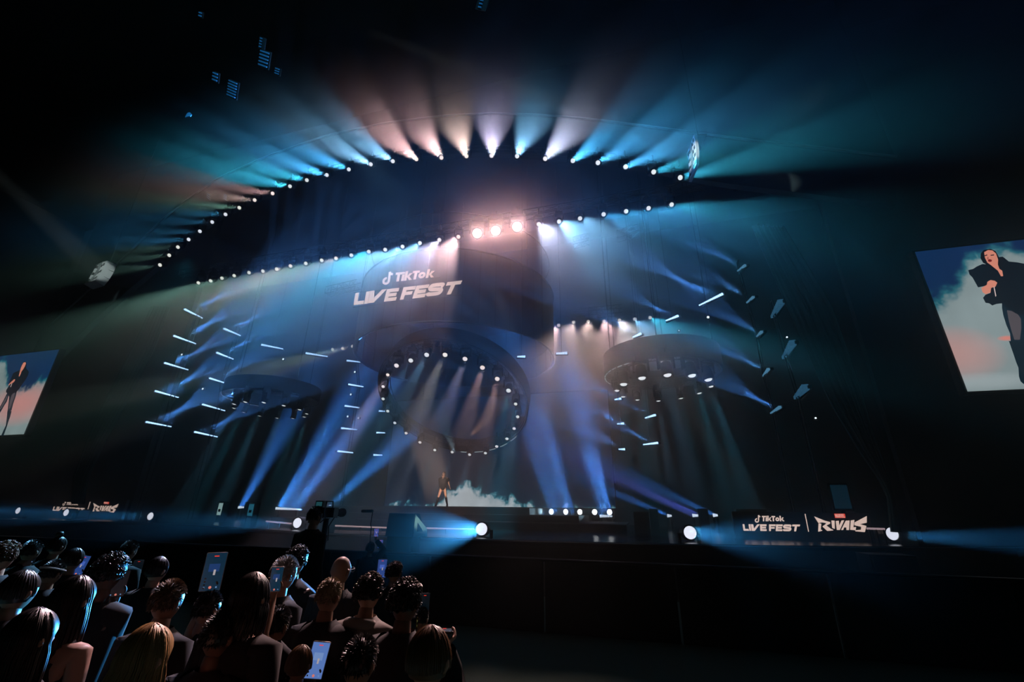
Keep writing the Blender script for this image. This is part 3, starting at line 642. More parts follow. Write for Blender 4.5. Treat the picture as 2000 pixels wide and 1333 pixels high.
bl, brr = atY(751, 982, YS), atY(1202, 990, YS); x0, x1 = bl.x, brr.x; z0, z1 = 2.3, 9.2; W, H = x1-x0, z1-z0
prof = [((atY(x, y, YS).x-x0)/W, max(0, (atY(x, y, YS).z-z0)/H)) for x, y in [(752, 1010), (835, 1002), (848, 980), (862, 973), (880, 962), (893, 953), (905, 945), (912, 938), (922, 948), (935, 958), (950, 966), (965, 963), (975, 970), (990, 974), (1000, 970), (1010, 982), (1024, 988), (1040, 1002), (1200, 1010)]]
prof = [(max(0, min(1, u)), v) for u, v in prof]
ms = smoke_mat('rear_picture', W, H, prof, (.0012, .0085, .022), (.42, .47, .50), (.03, .17, .22), None, .34, 1.9, .06, 1.6)
screen('rear_screen', 'wide dark blue screen behind the singer showing white smoke rising', 'screen', x0, x1, z0, z1, YS, ms)

# side screens with the camera picture of the singer
YD = 14.5
def poly_on(e, name, pts, Y, dy, ma, M=None):
    P = [atY(*p, Y) for p in pts]; mb = MB(); mb.poly([(p.x, p.z) for p in P], lambda u, v: V((u-e.location.x, -dy, v-e.location.z))); mb.build(name, ma, e)
def em(name, c, s=1.): return mat(name, (0, 0, 0), .5, 0, lin(c), s)
SKN = em('picture_skin', (222, 140, 118)); FUR = em('picture_black_fur', (8, 18, 30)); HAI = em('picture_black_hair', (10, 14, 22)); LEG = em('picture_sheer_tights', (84, 78, 84)); LEGD = em('picture_tights_edge', (12, 34, 48)); BOO = em('picture_black_boot', (8, 30, 42)); LIP = em('picture_lips', (120, 30, 34)); MIC = em('picture_microphone', (225, 200, 195)); BRW = em('picture_brow', (60, 35, 40)); SHD = em('picture_skin_shadow', (170, 90, 80))
def Rp(L): return [(1780+x/4.164, 460+y/4.164) for x, y in L]
def Lp(L): return [(x/7.84, 690+y/7.84) for x, y in L]
a_, b_ = atY(1894.5, 765, YD), atY(1783, 493, YD); x0 = (a_.x+b_.x)/2; z0, z1 = a_.z, b_.z; W, H = 6.6, z1-z0
pr = [(0, .62), (.05, .66), (.10, .74), (.16, .86), (.22, .98), (.34, .98), (.42, .9), (.5, .8), (.7, .75), (1, .9)]
mr_ = smoke_mat('right_picture', W, H, pr, lin((14, 42, 84)), lin((142, 158, 160)), lin((42, 108, 122)), [(.0, .25, .19, .20, lin((212, 146, 138)), .6), (.20, .325, .035, .02, lin((236, 130, 112)), .8), (.06, .06, .2, .06, lin((170, 182, 185)), .6)], .5, 1.1, .12)
e = screen('side_screen', 'bright screen on the right wall showing the singer close up', 'screen', x0, x0+W, z0, z1, YD, mr_)
# figure, back to front
poly_on(e, 'tights', Rp([(735, 540), (735, 590), (745, 650), (770, 730), (800, 800), (806, 870), (915, 880), (960, 860), (990, 600), (900, 560)]), YD, .010, LEGD)
poly_on(e, 'tights_sheen', Rp([(775, 610), (790, 700), (812, 780), (835, 852), (880, 850), (892, 760), (888, 680), (850, 625)]), YD, .012, LEG)
poly_on(e, 'boot', Rp([(790, 860), (830, 866), (925, 866), (930, 1000), (940, 1080), (950, 1215), (915, 1215), (885, 1190), (872, 1150), (868, 1080), (848, 1030), (830, 975)]), YD, .013, BOO)
poly_on(e, 'fur_coat', Rp([(460, 285), (500, 275), (530, 255), (575, 235), (640, 240), (700, 180), (740, 175), (790, 215), (860, 222), (930, 236), (1010, 260), (1050, 330), (1050, 520), (960, 640), (900, 650), (850, 640), (790, 600), (735, 555), (690, 560), (655, 572), (630, 555), (600, 550), (580, 510), (600, 485), (640, 470), (640, 410), (590, 415), (540, 425), (520, 390), (495, 345), (470, 320)]), YD, .014, FUR)
poly_on(e, 'hair', Rp([(562, 150), (585, 122), (640, 112), (680, 130), (705, 170), (720, 230), (725, 300), (700, 300), (670, 262), (620, 245), (580, 225), (560, 190)]), YD, .016, HAI)
poly_on(e, 'face', Rp([(588, 140), (620, 122), (655, 125), (685, 150), (702, 200), (700, 240), (712, 275), (735, 290), (743, 335), (725, 335), (700, 290), (665, 262), (640, 242), (615, 225), (595, 185)]), YD, .018, SKN)
poly_on(e, 'brow', Rp([(592, 165), (612, 158), (614, 166), (594, 173)]), YD, .020, BRW); poly_on(e, 'brow', Rp([(640, 162), (668, 158), (670, 166), (642, 170)]), YD, .020, BRW)
poly_on(e, 'nose_shadow', Rp([(615, 178), (623, 180), (624, 197), (612, 197)]), YD, .020, SHD)
poly_on(e, 'mouth', Rp([(618, 202), (632, 196), (650, 202), (650, 214), (634, 220), (620, 214)]), YD, .020, LIP)
poly_on(e, 'hand', Rp([(565, 430), (610, 405), (615, 380), (640, 366), (675, 372), (695, 388), (680, 420), (645, 430), (640, 468), (600, 482), (575, 465)]), YD, .019, SKN)
poly_on(e, 'microphone', Rp([(664, 420), (671, 418), (686, 494), (680, 503)]), YD, .021, MIC)
a_, b_ = atY(47, 850, YD), atY(109, 696, YD); x1 = (a_.x+b_.x)/2
pl = [(0, .62), (.15, .66), (.22, .75), (.34, .97), (.40, .97), (.46, .80), (.55, .62), (.68, .58), (.8, .55), (.9, .60), (1, .66)]
ml_ = smoke_mat('left_picture', W, H, pl, lin((12, 48, 88)), lin((140, 160, 160)), lin((30, 110, 125)), [(.80, .36, .42, .28, lin((205, 145, 140)), 1.0)], .5, 1.1, .10)
e = screen('side_screen', 'screen on the left wall showing the singer full length, cut by the picture edge', 'screen', x1-W, x1, z0, z1, YD, ml_)
poly_on(e, 'tights', Lp([(125, 590), (140, 640), (110, 740), (60, 820), (0, 925), (-60, 1000), (-60, 900), (0, 830), (60, 720)]), YD, .010, LEGD)
poly_on(e, 'tights_sheen', Lp([(120, 640), (110, 700), (60, 790), (10, 870), (0, 860), (60, 740)]), YD, .012, LEG)
poly_on(e, 'tights', Lp([(150, 640), (190, 610), (262, 590), (240, 680), (205, 780), (180, 880), (120, 900), (130, 800)]), YD, .010, LEGD)
poly_on(e, 'tights_sheen', Lp([(180, 640), (240, 600), (222, 680), (190, 770), (160, 850), (140, 860), (150, 760)]), YD, .012, LEG)
poly_on(e, 'boot', Lp([(120, 880), (182, 890), (160, 980), (130, 1060), (110, 1130), (60, 1266), (22, 1270), (60, 1180), (95, 1110), (108, 1000)]), YD, .013, BOO)
poly_on(e, 'fur_coat', Lp([(205, 310), (260, 285), (310, 260), (380, 200), (410, 240), (448, 290), (430, 350), (390, 420), (345, 480), (300, 550), (255, 600), (210, 610), (150, 690), (130, 620), (98, 605), (100, 570), (130, 520), (150, 500), (150, 440), (180, 380)]), YD, .014, FUR)
poly_on(e, 'hair', Lp([(330, 200), (360, 140), (400, 130), (412, 160), (405, 230), (380, 290), (340, 300), (320, 280)]), YD, .016, HAI)
poly_on(e, 'face', Lp([(342, 190), (365, 150), (395, 140), (405, 160), (385, 210), (355, 260), (335, 285), (325, 320), (300, 365), (294, 350), (315, 270), (325, 230)]), YD, .018, SKN)
poly_on(e, 'hand', Lp([(135, 490), (170, 450), (205, 420), (225, 402), (240, 408), (225, 440), (195, 465), (165, 475), (140, 505)]), YD, .019, SKN)
poly_on(e, 'microphone', Lp([(185, 470), (192, 472), (172, 525), (166, 520)]), YD, .021, MIC)

# festival banners on the deck
def banner(Y, corner, label, panel_px):
    xs_ = [atY(x, y, Y) for x, y in panel_px]; x0 = min(p.x for p in xs_); x1 = max(p.x for p in xs_); z0 = DZ+.02; z1 = max(p.z for p in xs_)
    e = empty('festival_banner', ((x0+x1)/2, Y, DZ), label, 'led banner')
    MB().box((0, .1, (z1-DZ)/2), (x1-x0, .16, z1-DZ)).build('panel', mat('banner_panel', (.015, .018, .02), .3), e)
    def put(ps, wd, q, name, ma, dy=.0):
        Q = [atY(*p, Y) for p in q]
        def f(u, v):
            u /= wd; p = Q[0]*(1-u)*(1-v)+Q[1]*u*(1-v)+Q[2]*(1-u)*v+Q[3]*u*v; return V((p.x-e.location.x, -.0-dy, p.z-e.location.z))
        mb = MB()
        for p in ps: mb.poly(p, f)
        mb.build(name, ma, e)
    (lf, tk, dv, mvl, rv) = corner
    ps, wd = live_fest(); ps = [[(x-.1*y, y) for x, y in p] for p in ps]; put(ps, wd-.0, lf, 'festival_lettering', LET)
    ps, wd = tiktok(); put(ps, wd, tk, 'title_lettering', LET)
    put([bar(0, 0, 1, 1)], 1, dv, 'divider', LET)
    put([bar(0, 0, 1, 1)], 1, mvl, 'red_tag', LETR); ps, wd = marvel(); put([[(x*.9+.2, y*.84+.08) for x, y in p] for p in ps], wd+.0, mvl, 'tag_lettering', LET, .01)
    put([[(x, (y+.52)/1.58) for x, y in p] for p in rivals()], 5.72, rv, 'game_lettering', LET)
    return e
def Bp(L): return [(1440+x/7.143, 990+y/7.143) for x, y in L]
def Bl(L): return [(x/5.714, 930+y/5.714) for x, y in L]
banner(16.9, (Bp([(88, 338), (858, 347), (72, 246), (876, 252)]), Bp([(248, 206), (656, 206), (250, 130), (640, 133)]), Bp([(990, 352), (1001, 352), (940, 103), (952, 103)]), Bp([(1366, 160), (1514, 160), (1350, 100), (1500, 100)]), Bp([(1095, 355), (1795, 358), (1072, 132), (1815, 132)])), 'dark led banner on the right of the deck with festival and game logos', [(1437, 1000), (1697, 1003), (1437, 1048), (1697, 1050)])
banner(19.5, (Bl([(585, 388), (925, 412), (600, 342), (945, 360)]), Bl([(697, 325), (868, 330), (706, 293), (876, 297)]), Bl([(976, 372), (983, 374), (1003, 288), (1011, 290)]), Bl([(1156, 313), (1214, 317), (1162, 288), (1220, 292)]), Bl([(1018, 402), (1274, 412), (1042, 300), (1326, 312)])), 'dark led banner on the left of the deck with festival and game logos', [(92, 975), (236, 980), (92, 1010), (236, 1013)])
# small dark case hiding the lower right of the left lettering
o = MB().box((0, 0, 0), (1.5, .5, .42)); q = atY(146, 1003, 18.6)
for p in o.v: p += V((q.x, q.y, DZ+.25))
tag(o.build('equipment_case', BLACK), 'low black equipment case in front of the left festival banner', 'case', 'equipment cases on the deck')
# crowd barrier
e = empty('crowd_barrier', (-4, 9.3, 0), 'long black cloth-covered barrier between the crowd and the stage', 'barrier')
for k in range(12): local(MB().box((-17.5+2.4*k, 9.3, .6), (2.36, .08, 1.18)), e).build('panel', CLOTH, e)
local(MB().tube([(-18.7, 9.3, 1.21), (10.1, 9.3, 1.21)], .03, 8), e).build('top_rail', METAL, e)
# ------------------------------------------------------------------ drapes
def drape(name, label, inner, outer, Y, n=60, pleat=.10):
    I = resample([atY(*p, Y) for p in inner], 24); O = resample([atY(*p, Y) for p in outer], 24); mb = MB(); vs = []; m_ = len(I)
    for i in range(m_):
        for j in range(n+1):
            t = j/n; p = I[i].lerp(O[i], t); vs.append(p+V((0, pleat*math.sin(t*2*math.pi*11+.4*math.sin(i*.2))+.05*math.sin(t*31), 0)))
    mb.add(vs, [(i*(n+1)+j, (i+1)*(n+1)+j, (i+1)*(n+1)+j+1, i*(n+1)+j+1) for i in range(m_-1) for j in range(n)]); mb.smooth = True
    o = mb.build(name, mat('teal_drape', (.03, .085, .075), .75)); so = o.modifiers.new('s', 'SOLIDIFY'); so.thickness = .02
    tag(o, label, 'drape')
drape('stage_drape', 'tall dark pleated drape gathered towards the floor at the right of the stage', [(1470, 440), (1540, 600), (1623, 785), (1680, 880), (1735, 960), (1744, 1040)], [(1530, 445), (1625, 600), (1680, 760), (1704, 850), (1738, 950), (1756, 1040)], 16.2)
drape('stage_drape', 'tall dark pleated drape gathered towards the floor at the left of the stage', [(330, 600), (298, 684), (241, 795), (200, 868), (168, 935), (160, 985)], [(300, 600), (262, 680), (205, 790), (175, 860), (150, 930), (146, 985)], 17.5)
for (s_, t_, pw, c_) in [((3.5, 14.8, 13), atY(1600, 700, 16.2), 160, TEAL), ((-21, 14, 14), atY(280, 700, 17.5), 260, TEAL)]: spot(s_, V(t_)-V(s_), 30, pw, c_, .9, .2)
# panel by the right drape
P = [atY(*p, 17.6) for p in [(1632, 994), (1664, 994), (1622, 948), (1651, 941)]]; e = empty('dim_monitor', (P[0].x, 17.6, DZ), 'dim blue panel standing above the right festival banner beside the drape', 'monitor')
w_ = P[1].x-P[0].x; MB().box((w_/2, .08, (P[0].z+P[2].z)/2-DZ), (w_+.1, .1, P[2].z-P[0].z+.1)).build('casing', METAL, e); MB().box((w_/2, .0, (P[0].z+P[2].z)/2-DZ), (w_, .04, P[2].z-P[0].z)).build('screen', mat('dim_blue_glass', (.02, .03, .04), .3, 0, (.002, .014, .024), 1.), e)
MB().box((w_/2, .1, (P[0].z-DZ)/2-.05), (.1, .1, max(.1, P[0].z-DZ-.02))).build('stand', METAL, e)

# ------------------------------------------------------------------ line array speakers
WHP = mat('white_painted_metal', (.72, .74, .74), .5)
def line_array(c, rot, label, n=3, w_=1.1, h=.42, curve=8, s=1.):
    e = empty('line_array_speaker', c, label, 'speaker'); e.rotation_euler = (0, 0, rot); y = 0; z = 0
    for k in range(n):
        M = Matrix.Rotation(R(curve*k), 3, 'X'); ce = V((0, y, z)); 
        MB().box(ce+M @ V((0, -.225+s*.225, 0)), (w_, .45*s, h), M).build('cabinet', WHP, e)
        gr = MB()
        for sx in (-1, 1): gr.box(ce+M @ V((sx*w_*.36, -.235, .02)), (w_*.10, .02, h*.34), M); gr.box(ce+M @ V((sx*w_*.2, -.235, -.03)), (w_*.08, .02, h*.3), M)
        gr.build('port', BLACK, e)
        ho = MB().box(ce+M @ V((0, -.235, 0)), (w_*.26, .02, h*.85), M); ho.build('horn', mat('grey_mesh', (.3, .33, .33), .6, .3), e)
        y += .5*h*math.sin(R(curve*(2*k+1)))*1.0; z -= h*1.02*math.cos(R(curve*(k+.5)))
    MB().box((0, .1, h*.62), (w_*.8, .3, .06)).build('fly_bar', METAL, e)
    MB().tube([(0, .1, h*.62), (0, .1, 23.9-c[2])], .015, 5).build('cable', CABLE, e)
    return e
c = atY(205, 524, 14.0); line_array((c.x, c.y, c.z), R(-8), 'white three-cabinet speaker array hanging at the left end of the arch', 3, 1.05, .45, -7)
q_ = V(c)+V((6, -9.5, 0)); spot(q_, V(c)+V((0, 0, -.4))-q_, 3.5, 3500, (.85, 1, .98), .3, .1)  # added unseen spot that brightens the left array
c = atY(1362, 288, 13.5); line_array((c.x, c.y, c.z), R(-80), 'narrow white speaker array seen edge-on at the right end of the arch', 4, .9, .34, -3, .22)
spot((-6, 5.5, 13), V(c)+V((0, 0, -.5))-V((-6, 5.5, 13)), 2.3, 9000, (.9, 1, .97), .3, .1)  # unseen spot added to brighten the right array
# ------------------------------------------------------------------ ceiling louvres catching blue light, upper left
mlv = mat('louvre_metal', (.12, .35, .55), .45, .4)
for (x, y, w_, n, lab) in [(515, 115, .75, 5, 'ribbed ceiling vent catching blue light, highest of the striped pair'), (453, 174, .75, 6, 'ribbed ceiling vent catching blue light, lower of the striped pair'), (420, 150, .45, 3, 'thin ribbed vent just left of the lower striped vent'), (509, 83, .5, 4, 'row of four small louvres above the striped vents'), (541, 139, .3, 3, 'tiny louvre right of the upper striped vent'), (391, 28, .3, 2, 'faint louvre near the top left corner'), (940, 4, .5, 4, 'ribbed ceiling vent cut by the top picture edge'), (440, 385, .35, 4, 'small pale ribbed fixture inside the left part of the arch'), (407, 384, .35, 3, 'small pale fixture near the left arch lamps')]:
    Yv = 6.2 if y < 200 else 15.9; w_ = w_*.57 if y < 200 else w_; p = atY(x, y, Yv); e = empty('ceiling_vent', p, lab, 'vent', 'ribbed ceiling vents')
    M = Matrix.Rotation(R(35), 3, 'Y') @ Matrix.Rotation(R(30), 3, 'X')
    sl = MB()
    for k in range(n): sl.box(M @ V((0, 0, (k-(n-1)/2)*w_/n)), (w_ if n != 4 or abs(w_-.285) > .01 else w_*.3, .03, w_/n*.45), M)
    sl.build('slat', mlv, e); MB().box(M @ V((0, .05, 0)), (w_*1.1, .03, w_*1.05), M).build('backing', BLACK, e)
    s_ = V(p)+V((.6, -1.6, -.8)) if y < 200 else V(p)+V((.3, -1.6, -.3)); spot(s_, V(p)-s_, 12 if y < 200 else 10, 90 if y < 200 else 30, (.12, .5, .9) if y < 200 else (.8, .85, 1), .3, .05)  # each vent gets an added, unseen spot to make it gleam
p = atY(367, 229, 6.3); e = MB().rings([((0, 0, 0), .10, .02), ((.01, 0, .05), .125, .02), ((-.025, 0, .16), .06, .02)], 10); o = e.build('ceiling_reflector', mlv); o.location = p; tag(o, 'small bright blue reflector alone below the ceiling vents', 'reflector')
spot(V(p)+V((.6, -1.6, 0)), V((-.6, 1.6, .08)), 8, 110, (.1, .5, .9), .3, .05)  # added spot without fixture, makes the reflector shine blue
# short upstage trusses catching the light
for (p, q, Y, lab) in [((1120, 475), (1150, 467), 22, 'short horizontal truss piece right of the glaring trio'), ((1205, 462), (1248, 450), 22, 'short horizontal truss piece high above the right chandelier'), ((640, 570), (700, 556), 22, 'short truss piece left of the glowing title'), ((1150, 612), (1215, 606), 24, 'short rigging truss over the right rear lamps')]:
    box_truss(atY(*p, Y), atY(*q, Y), .5, 'rigging_truss', lab, seg=.4)
for i, (x0_, y0_, y1_, Y) in enumerate([(1060, 440, 640, 21), (1187, 540, 615, 22), (1281, 440, 620, 20), (1263, 470, 560, 22), (1140, 320, 440, 20)]):
    a_ = atY(x0_, y1_, Y); cable(a_, V((a_.x, a_.y, 22)), 'thin rigging line hanging right of the drum, %s in the group' % ORD[i+1], 'rigging lines', .015)

# ------------------------------------------------------------------ deck equipment
def wedge_box():
    c = atY(783, 1050, 12.0); a_ = atY(752, 1048, 12.0); b_ = atY(806, 1048, 12.0); t_ = atY(757, 1003, 12.0); w_ = b_.x-a_.x; h = t_.z-a_.z
    e = empty('hooded_monitor', (a_.x, 12.0, 0), 'large dark blue hooded box at the stage edge with a pale triangular end', 'stage monitor')
    z0 = a_.z; d = .85
    MB().add([(0, 0, z0), (w_, 0, z0), (w_, 0, z0+h*1.0), (.06, 0, z0+h), (0, d, z0), (w_, d, z0), (w_, d*.35, z0+h), (.06, d*.35, z0+h)], [(0, 1, 2, 3), (0, 3, 7, 4), (1, 5, 6, 2), (3, 2, 6, 7), (4, 7, 6, 5), (0, 4, 5, 1)]).build('hood', mat('hood_cloth', (.02, .05, .09), .8), e)
    MB().add([(w_+.01, .02, z0+.0), (w_+.30, .30, z0), (w_+.30, .25, z0+h*.35), (w_+.02, .02, z0+h*.98)], [(0, 1, 2, 3)]).build('end_panel', mat('pale_end_panel', (.45, .6, .55), .6), e).modifiers.new('s', 'SOLIDIFY').thickness = .02
    MB().add([(w_+.09, .05, z0+.14), (w_+.21, .17, z0+.14), (w_+.19, .15, z0+h*.33), (w_+.09, .05, z0+h*.62)], [(0, 1, 2, 3)]).build('slot', BLACK, e)
    MB().box((w_/2, .3, z0/2), (w_*.9, .5, z0)).build('plinth', CLOTH, e)
    return e
e = wedge_box(); q = e.location+V((1.1, -1.2, 2.3)); spot(q, e.location+V((1.0, .1, 1.75))-q, 8, 40, (.7, 1, .95), .4, .05)
# small cases and monitors on the deck
for (xa, xb, yt, yb, Y, em_, lab) in [(426, 434, 980, 994, 20, 1, 'small pale monitor standing alone on the left of the deck'), (476, 484, 981, 996, 20, 0, 'small black case beside the three-cell floor light'), (485, 495, 982, 996, 20, 2, 'small blue-lit monitor beside the black case'), (607, 614, 989, 1002, 17, 1, 'pale monitor edge showing behind the camera operator'), (1238, 1268, 1000, 1014, 19, 0, 'low black case right of the star-bright lamps'), (1270, 1286, 994, 1014, 19, 0, 'upright black case right of the low case'), (1367, 1385, 994, 1014, 19, 0, 'upright black case beside the six-cell floor light'), (1440, 1500, 995, 1012, 18.6, 0, 'wide black case behind the right festival banner')]:
    a_, b_, t_ = atY(xa, yb, Y), atY(xb, yb, Y), atY(xa, yt, Y); w_ = b_.x-a_.x; zb = max(DZ, min(a_.z, t_.z-.1)) if abs(a_.z-DZ) > .2 else DZ; zb = DZ; h = t_.z-zb
    e = empty('deck_case' if em_ == 0 else 'deck_monitor', (a_.x+w_/2, Y, zb), lab, 'case' if em_ == 0 else 'monitor', 'equipment on the deck')
    MB().box((0, .2, h/2), (w_, .4, h)).build('body', BLACK, e)
    if em_ == 0: MB().box((0, -.005, h-.03), (w_, .02, .02)).build('corner_trim', STEEL, e)
    else: MB().box((0, -.01, h*.62), (w_*.95, .02, h*.6)).build('screen', mat('mon_scr%d' % em_, (.1, .1, .1), .4, 0, (.35, .55, .55) if em_ == 1 else (.02, .16, .25), .8), e); MB().box((0, -.025, h*.55), (w_*.5, .01, h*.14)).build('dark_label', BLACK, e)
# black loudspeaker stack right of the deck, front fill
for (x, y, Y, lab) in [(1728, 1085, 13.2, 'black loudspeaker stack below the right-hand footlight')]:
    a_ = atY(x, y, Y); e = empty('speaker_stack', (a_.x, a_.y, 0), lab, 'loudspeaker')
    for k in range(2): MB().box((0, 0, .32+.64*k), (.9, .7, .62)).build('cabinet', BLACK, e); MB().box((0, -.36, .32+.64*k), (.8, .02, .52)).build('grille', METAL, e)

# ------------------------------------------------------------------ people
def skin_mesh(chains, ma, root=(0, 0, .95), sub=1, name='body'):
    """chains: lists of (point, rx, ry); points shared between chains are merged -> one continuous surface"""
    vs = []; rad = []; ed = []; idx = {}
    def vid(p, a_, b_):
        k = tuple(round(c, 4) for c in p)
        if k not in idx: idx[k] = len(vs); vs.append(p); rad.append((a_, b_))
        return idx[k]
    for ch in chains:
        ids = [vid(*c) for c in ch]; ed += [(i, j) for i, j in zip(ids, ids[1:]) if i != j]
    me = bpy.data.meshes.new('t'); me.from_pydata([tuple(p) for p in vs], ed, []); o = bpy.data.objects.new('t', me); C.objects.link(o)
    if not me.skin_vertices: me.attributes  # layer comes from the modifier below
    bm = bmesh.new(); bm.from_mesh(me); sk = bm.verts.layers.skin.verify(); bm.verts.ensure_lookup_table(); ri = idx.get(tuple(round(c, 4) for c in root), 0)
    for i, v in enumerate(bm.verts): v[sk].radius = rad[i]; v[sk].use_root = (i == ri)
    bm.to_mesh(me); bm.free()
    md = o.modifiers.new('k', 'SKIN'); md.use_smooth_shade = True
    if sub: s_ = o.modifiers.new('s', 'SUBSURF'); s_.levels = sub
    dg = bpy.context.evaluated_depsgraph_get(); dg.update(); r_ = bpy.data.meshes.new_from_object(o.evaluated_get(dg)); bpy.data.objects.remove(o); bpy.data.meshes.remove(me)
    r_.name = name; r_.materials.clear(); r_.materials.append(ma); r_.shade_smooth()
    return r_
def head_geo(mb, c, M, s=1.):
    """sculpted head: skull, jaw, brow, nose, eye sockets, ears; local face = +Y"""
    n, m_ = 28, 22; vs = []
    for j in range(m_+1):
        ph = math.pi*j/m_
        for i in range(n):
            th = 2*math.pi*i/n; x = math.sin(ph)*math.cos(th); y = math.sin(ph)*math.sin(th); z = math.cos(ph)
            rx, ry, rz = .076, .095, .115
            if z < 0: k = 1+.30*z; rx *= k; ry *= (1+.18*z) if y > 0 else (1+.45*z)
            X, Y_, Z = x*rx, y*ry, z*rz
            if y > 0:
                a_ = math.exp(-((X/.014)**2)); Y_ += .022*a_*math.exp(-(((Z+.022)/.022)**2))           # nose
                Y_ += .006*math.exp(-((X/.04)**2))*math.exp(-(((Z-.025)/.012)**2))                         # brow
                for sx in (-1, 1): Y_ -= .010*math.exp(-(((X-sx*.032)/.014)**2))*math.exp(-((Z/.012)**2))  # sockets
                Y_ += .007*math.exp(-((X/.022)**2))*math.exp(-(((Z+.062)/.010)**2))                        # lips
                Y_ += .006*math.exp(-((X/.02)**2))*math.exp(-(((Z+.098)/.014)**2))                         # chin
            vs.append(c+M @ (V((X, Y_, Z))*s))
    fs = [(j*n+i, j*n+(i+1) % n, (j+1)*n+(i+1) % n, (j+1)*n+i) for j in range(m_) for i in range(n)]
    mb.add(vs, fs)
    for sx in (-1, 1):
        pts = [c+M @ (V((sx*(.074+.012*math.sin(math.pi*t)), -.005-.012*t, .022-.055*t))*s) for t in (0, .25, .5, .75, 1)]
        mb.tube(pts, [.006*s, .014*s, .014*s, .011*s, .005*s], 8)
def person_body(handR=None, handL=None, lean=0., ma=None, grip='phone', legs=None, headM=None, hoff=(0, 0, 0)):
    """returns mesh + joints; local frame faces +Y, 1.75 m tall; hand = (target point, frame matrix or None)"""
    hy = lean; P = {}
    sp = [(V((0, 0, .95)), .15, .11), (V((0, .0, 1.10)), .13, .10), (V((0, hy*.3, 1.26)), .155, .11), (V((0, hy*.6, 1.39)), .15, .10), (V((0, hy*.8, 1.475)), .062, .058), (V((0, hy, 1.54)), .054, .056), (V((hoff[0], hy+.01+hoff[1], 1.60)), .05, .06)]
    ch = [sp]
    J = {'neck': sp[4][0], 'head': V((hoff[0], hy+.012+hoff[1], 1.655+hoff[2]))}
    for sx, hd in ((1, handR), (-1, handL)):
        S = V((sx*.175, hy*.6, 1.425)); ch.append([sp[3], (S, .058, .058)])
        if hd is None:
            E_ = V((sx*.235, -.03+hy*.5, 1.14)); W_ = V((sx*.235, .06, .90)); fr = None; tgt = None
        else:
            tgt, fr = hd; W_ = V(tgt) if fr is None else V(tgt)+fr @ V((sx*.005, .045, -.12))
            d = W_-S; L = min(d.length, .535); W_ = S+d.normalized()*L; a_, b_ = .285, .26
            ca = max(-1, min(1, (a_*a_+L*L-b_*b_)/(2*a_*L))); dn = d.normalized(); pole = V((sx*.45, -.2, -1)); pole = (pole-dn*pole.dot(dn)).normalized()
            E_ = S+dn*(a_*ca)+pole*(a_*math.sqrt(max(0, 1-ca*ca)))
        mid = S.lerp(E_, .5); m2 = E_.lerp(W_, .4)
        ch.append([(S, .058, .058), (mid, .046, .046), (E_, .037, .037), (m2, .038, .038), (W_, .024, .028)])
        J['S%d' % sx] = S; J['E%d' % sx] = E_; J['W%d' % sx] = W_
        if fr is None:     # relaxed or simple closed hand
            dn = (W_-E_).normalized(); u = dn.orthogonal().normalized() if hd else V((0, 1, 0)); 
            u = (V((0, 1, 0))-dn*dn.y).normalized(); w_ = dn.cross(u)
            pc = W_+dn*.055; ch.append([(W_, .024, .028), (pc, .020, .034)])
            for k in range(4):
                o_ = u*(.030-.020*k); ln = [.034, .038, .036, .028][k]
                cu = w_*(-sx)*.0
                ch.append([(pc, .020, .034), (pc+dn*.03+o_, .009, .009), (pc+dn*(.03+ln)+o_-u*0+w_*.006, .008, .008), (pc+dn*(.03+1.8*ln)+o_+w_*.018, .007, .007)])
            ch.append([(pc, .020, .034), (pc+u*.04+w_*.008-dn*.01, .010, .010), (pc+u*.052+dn*.02+w_*.018, .008, .008)])
            J['H%d' % sx] = pc
        else:
            T = V(tgt); g = lambda x, y, z: T+fr @ V((x, y, z))
            off = W_-(V(tgt)+fr @ V((sx*.005, .045, -.12))); g = lambda x, y, z: T+off+fr @ V((x, y, z))
            pc = g(0, .036, -.055); ch.append([(W_, .024, .028), (pc, .018, .034)])
            if grip == 'phone':
                for k in range(4):
                    z = -.045+.022*k; ch.append([(pc, .018, .034), (g(-sx*.024, .030, z), .009, .009), (g(-sx*.046, .020, z+.003), .008, .008), (g(-sx*.047, .002, z+.004), .0075, .0075), (g(-sx*.038, -.010, z+.004), .0065, .0065)])
                ch.append([(pc, .018, .034), (g(sx*.026, .032, -.060), .011, .011), (g(sx*.047, .018, -.035), .010, .010), (g(sx*.044, -.008, -.010), .008, .008), (g(sx*.034, -.014, .004), .007, .007)])
            else:
                for k in range(4):
                    z = -.035+.022*k; ch.append([(pc, .018, .034), (g(-sx*.028, .022, z), .009, .009), (g(-sx*.026, -.012, z), .009, .009), (g(sx*.004, -.026, z), .008, .008), (g(sx*.022, -.012, z), .007, .007)])
                ch.append([(pc, .018, .034), (g(sx*.026, .020, -.045), .011, .011), (g(sx*.026, -.010, -.02), .009, .009), (g(sx*.006, -.026, -.030), .008, .008)])
            J['H%d' % sx] = T+off
    lg = legs or [(V((.10, 0, .88)), V((.11, .01, .50)), V((.12, -.03, .09)), V((.13, .12, .035))), (V((-.10, 0, .88)), V((-.11, .01, .50)), V((-.12, -.03, .09)), V((-.13, .12, .035)))]
    for h_, k_, a_, t_ in lg:
        ch.append([sp[0], (h_, .095, .095), (h_.lerp(k_, .5), .075, .08), (k_, .052, .055), (k_.lerp(a_, .35), .052, .055), (a_, .036, .04), (t_, .04, .028)])
    J['legs'] = lg; J['sp'] = sp
    me = skin_mesh(ch, ma, (0, 0, .95), 1, 'person_body')
    hb = MB(); head_geo(hb, J['head'], headM or Matrix.Identity(3))
    hm = hb.mesh('h', ma, True)
    bm = bmesh.new(); bm.from_mesh(me); bm.from_mesh(hm); bm.to_mesh(me); bm.free(); bpy.data.meshes.remove(hm); me.shade_smooth()
    return me, J
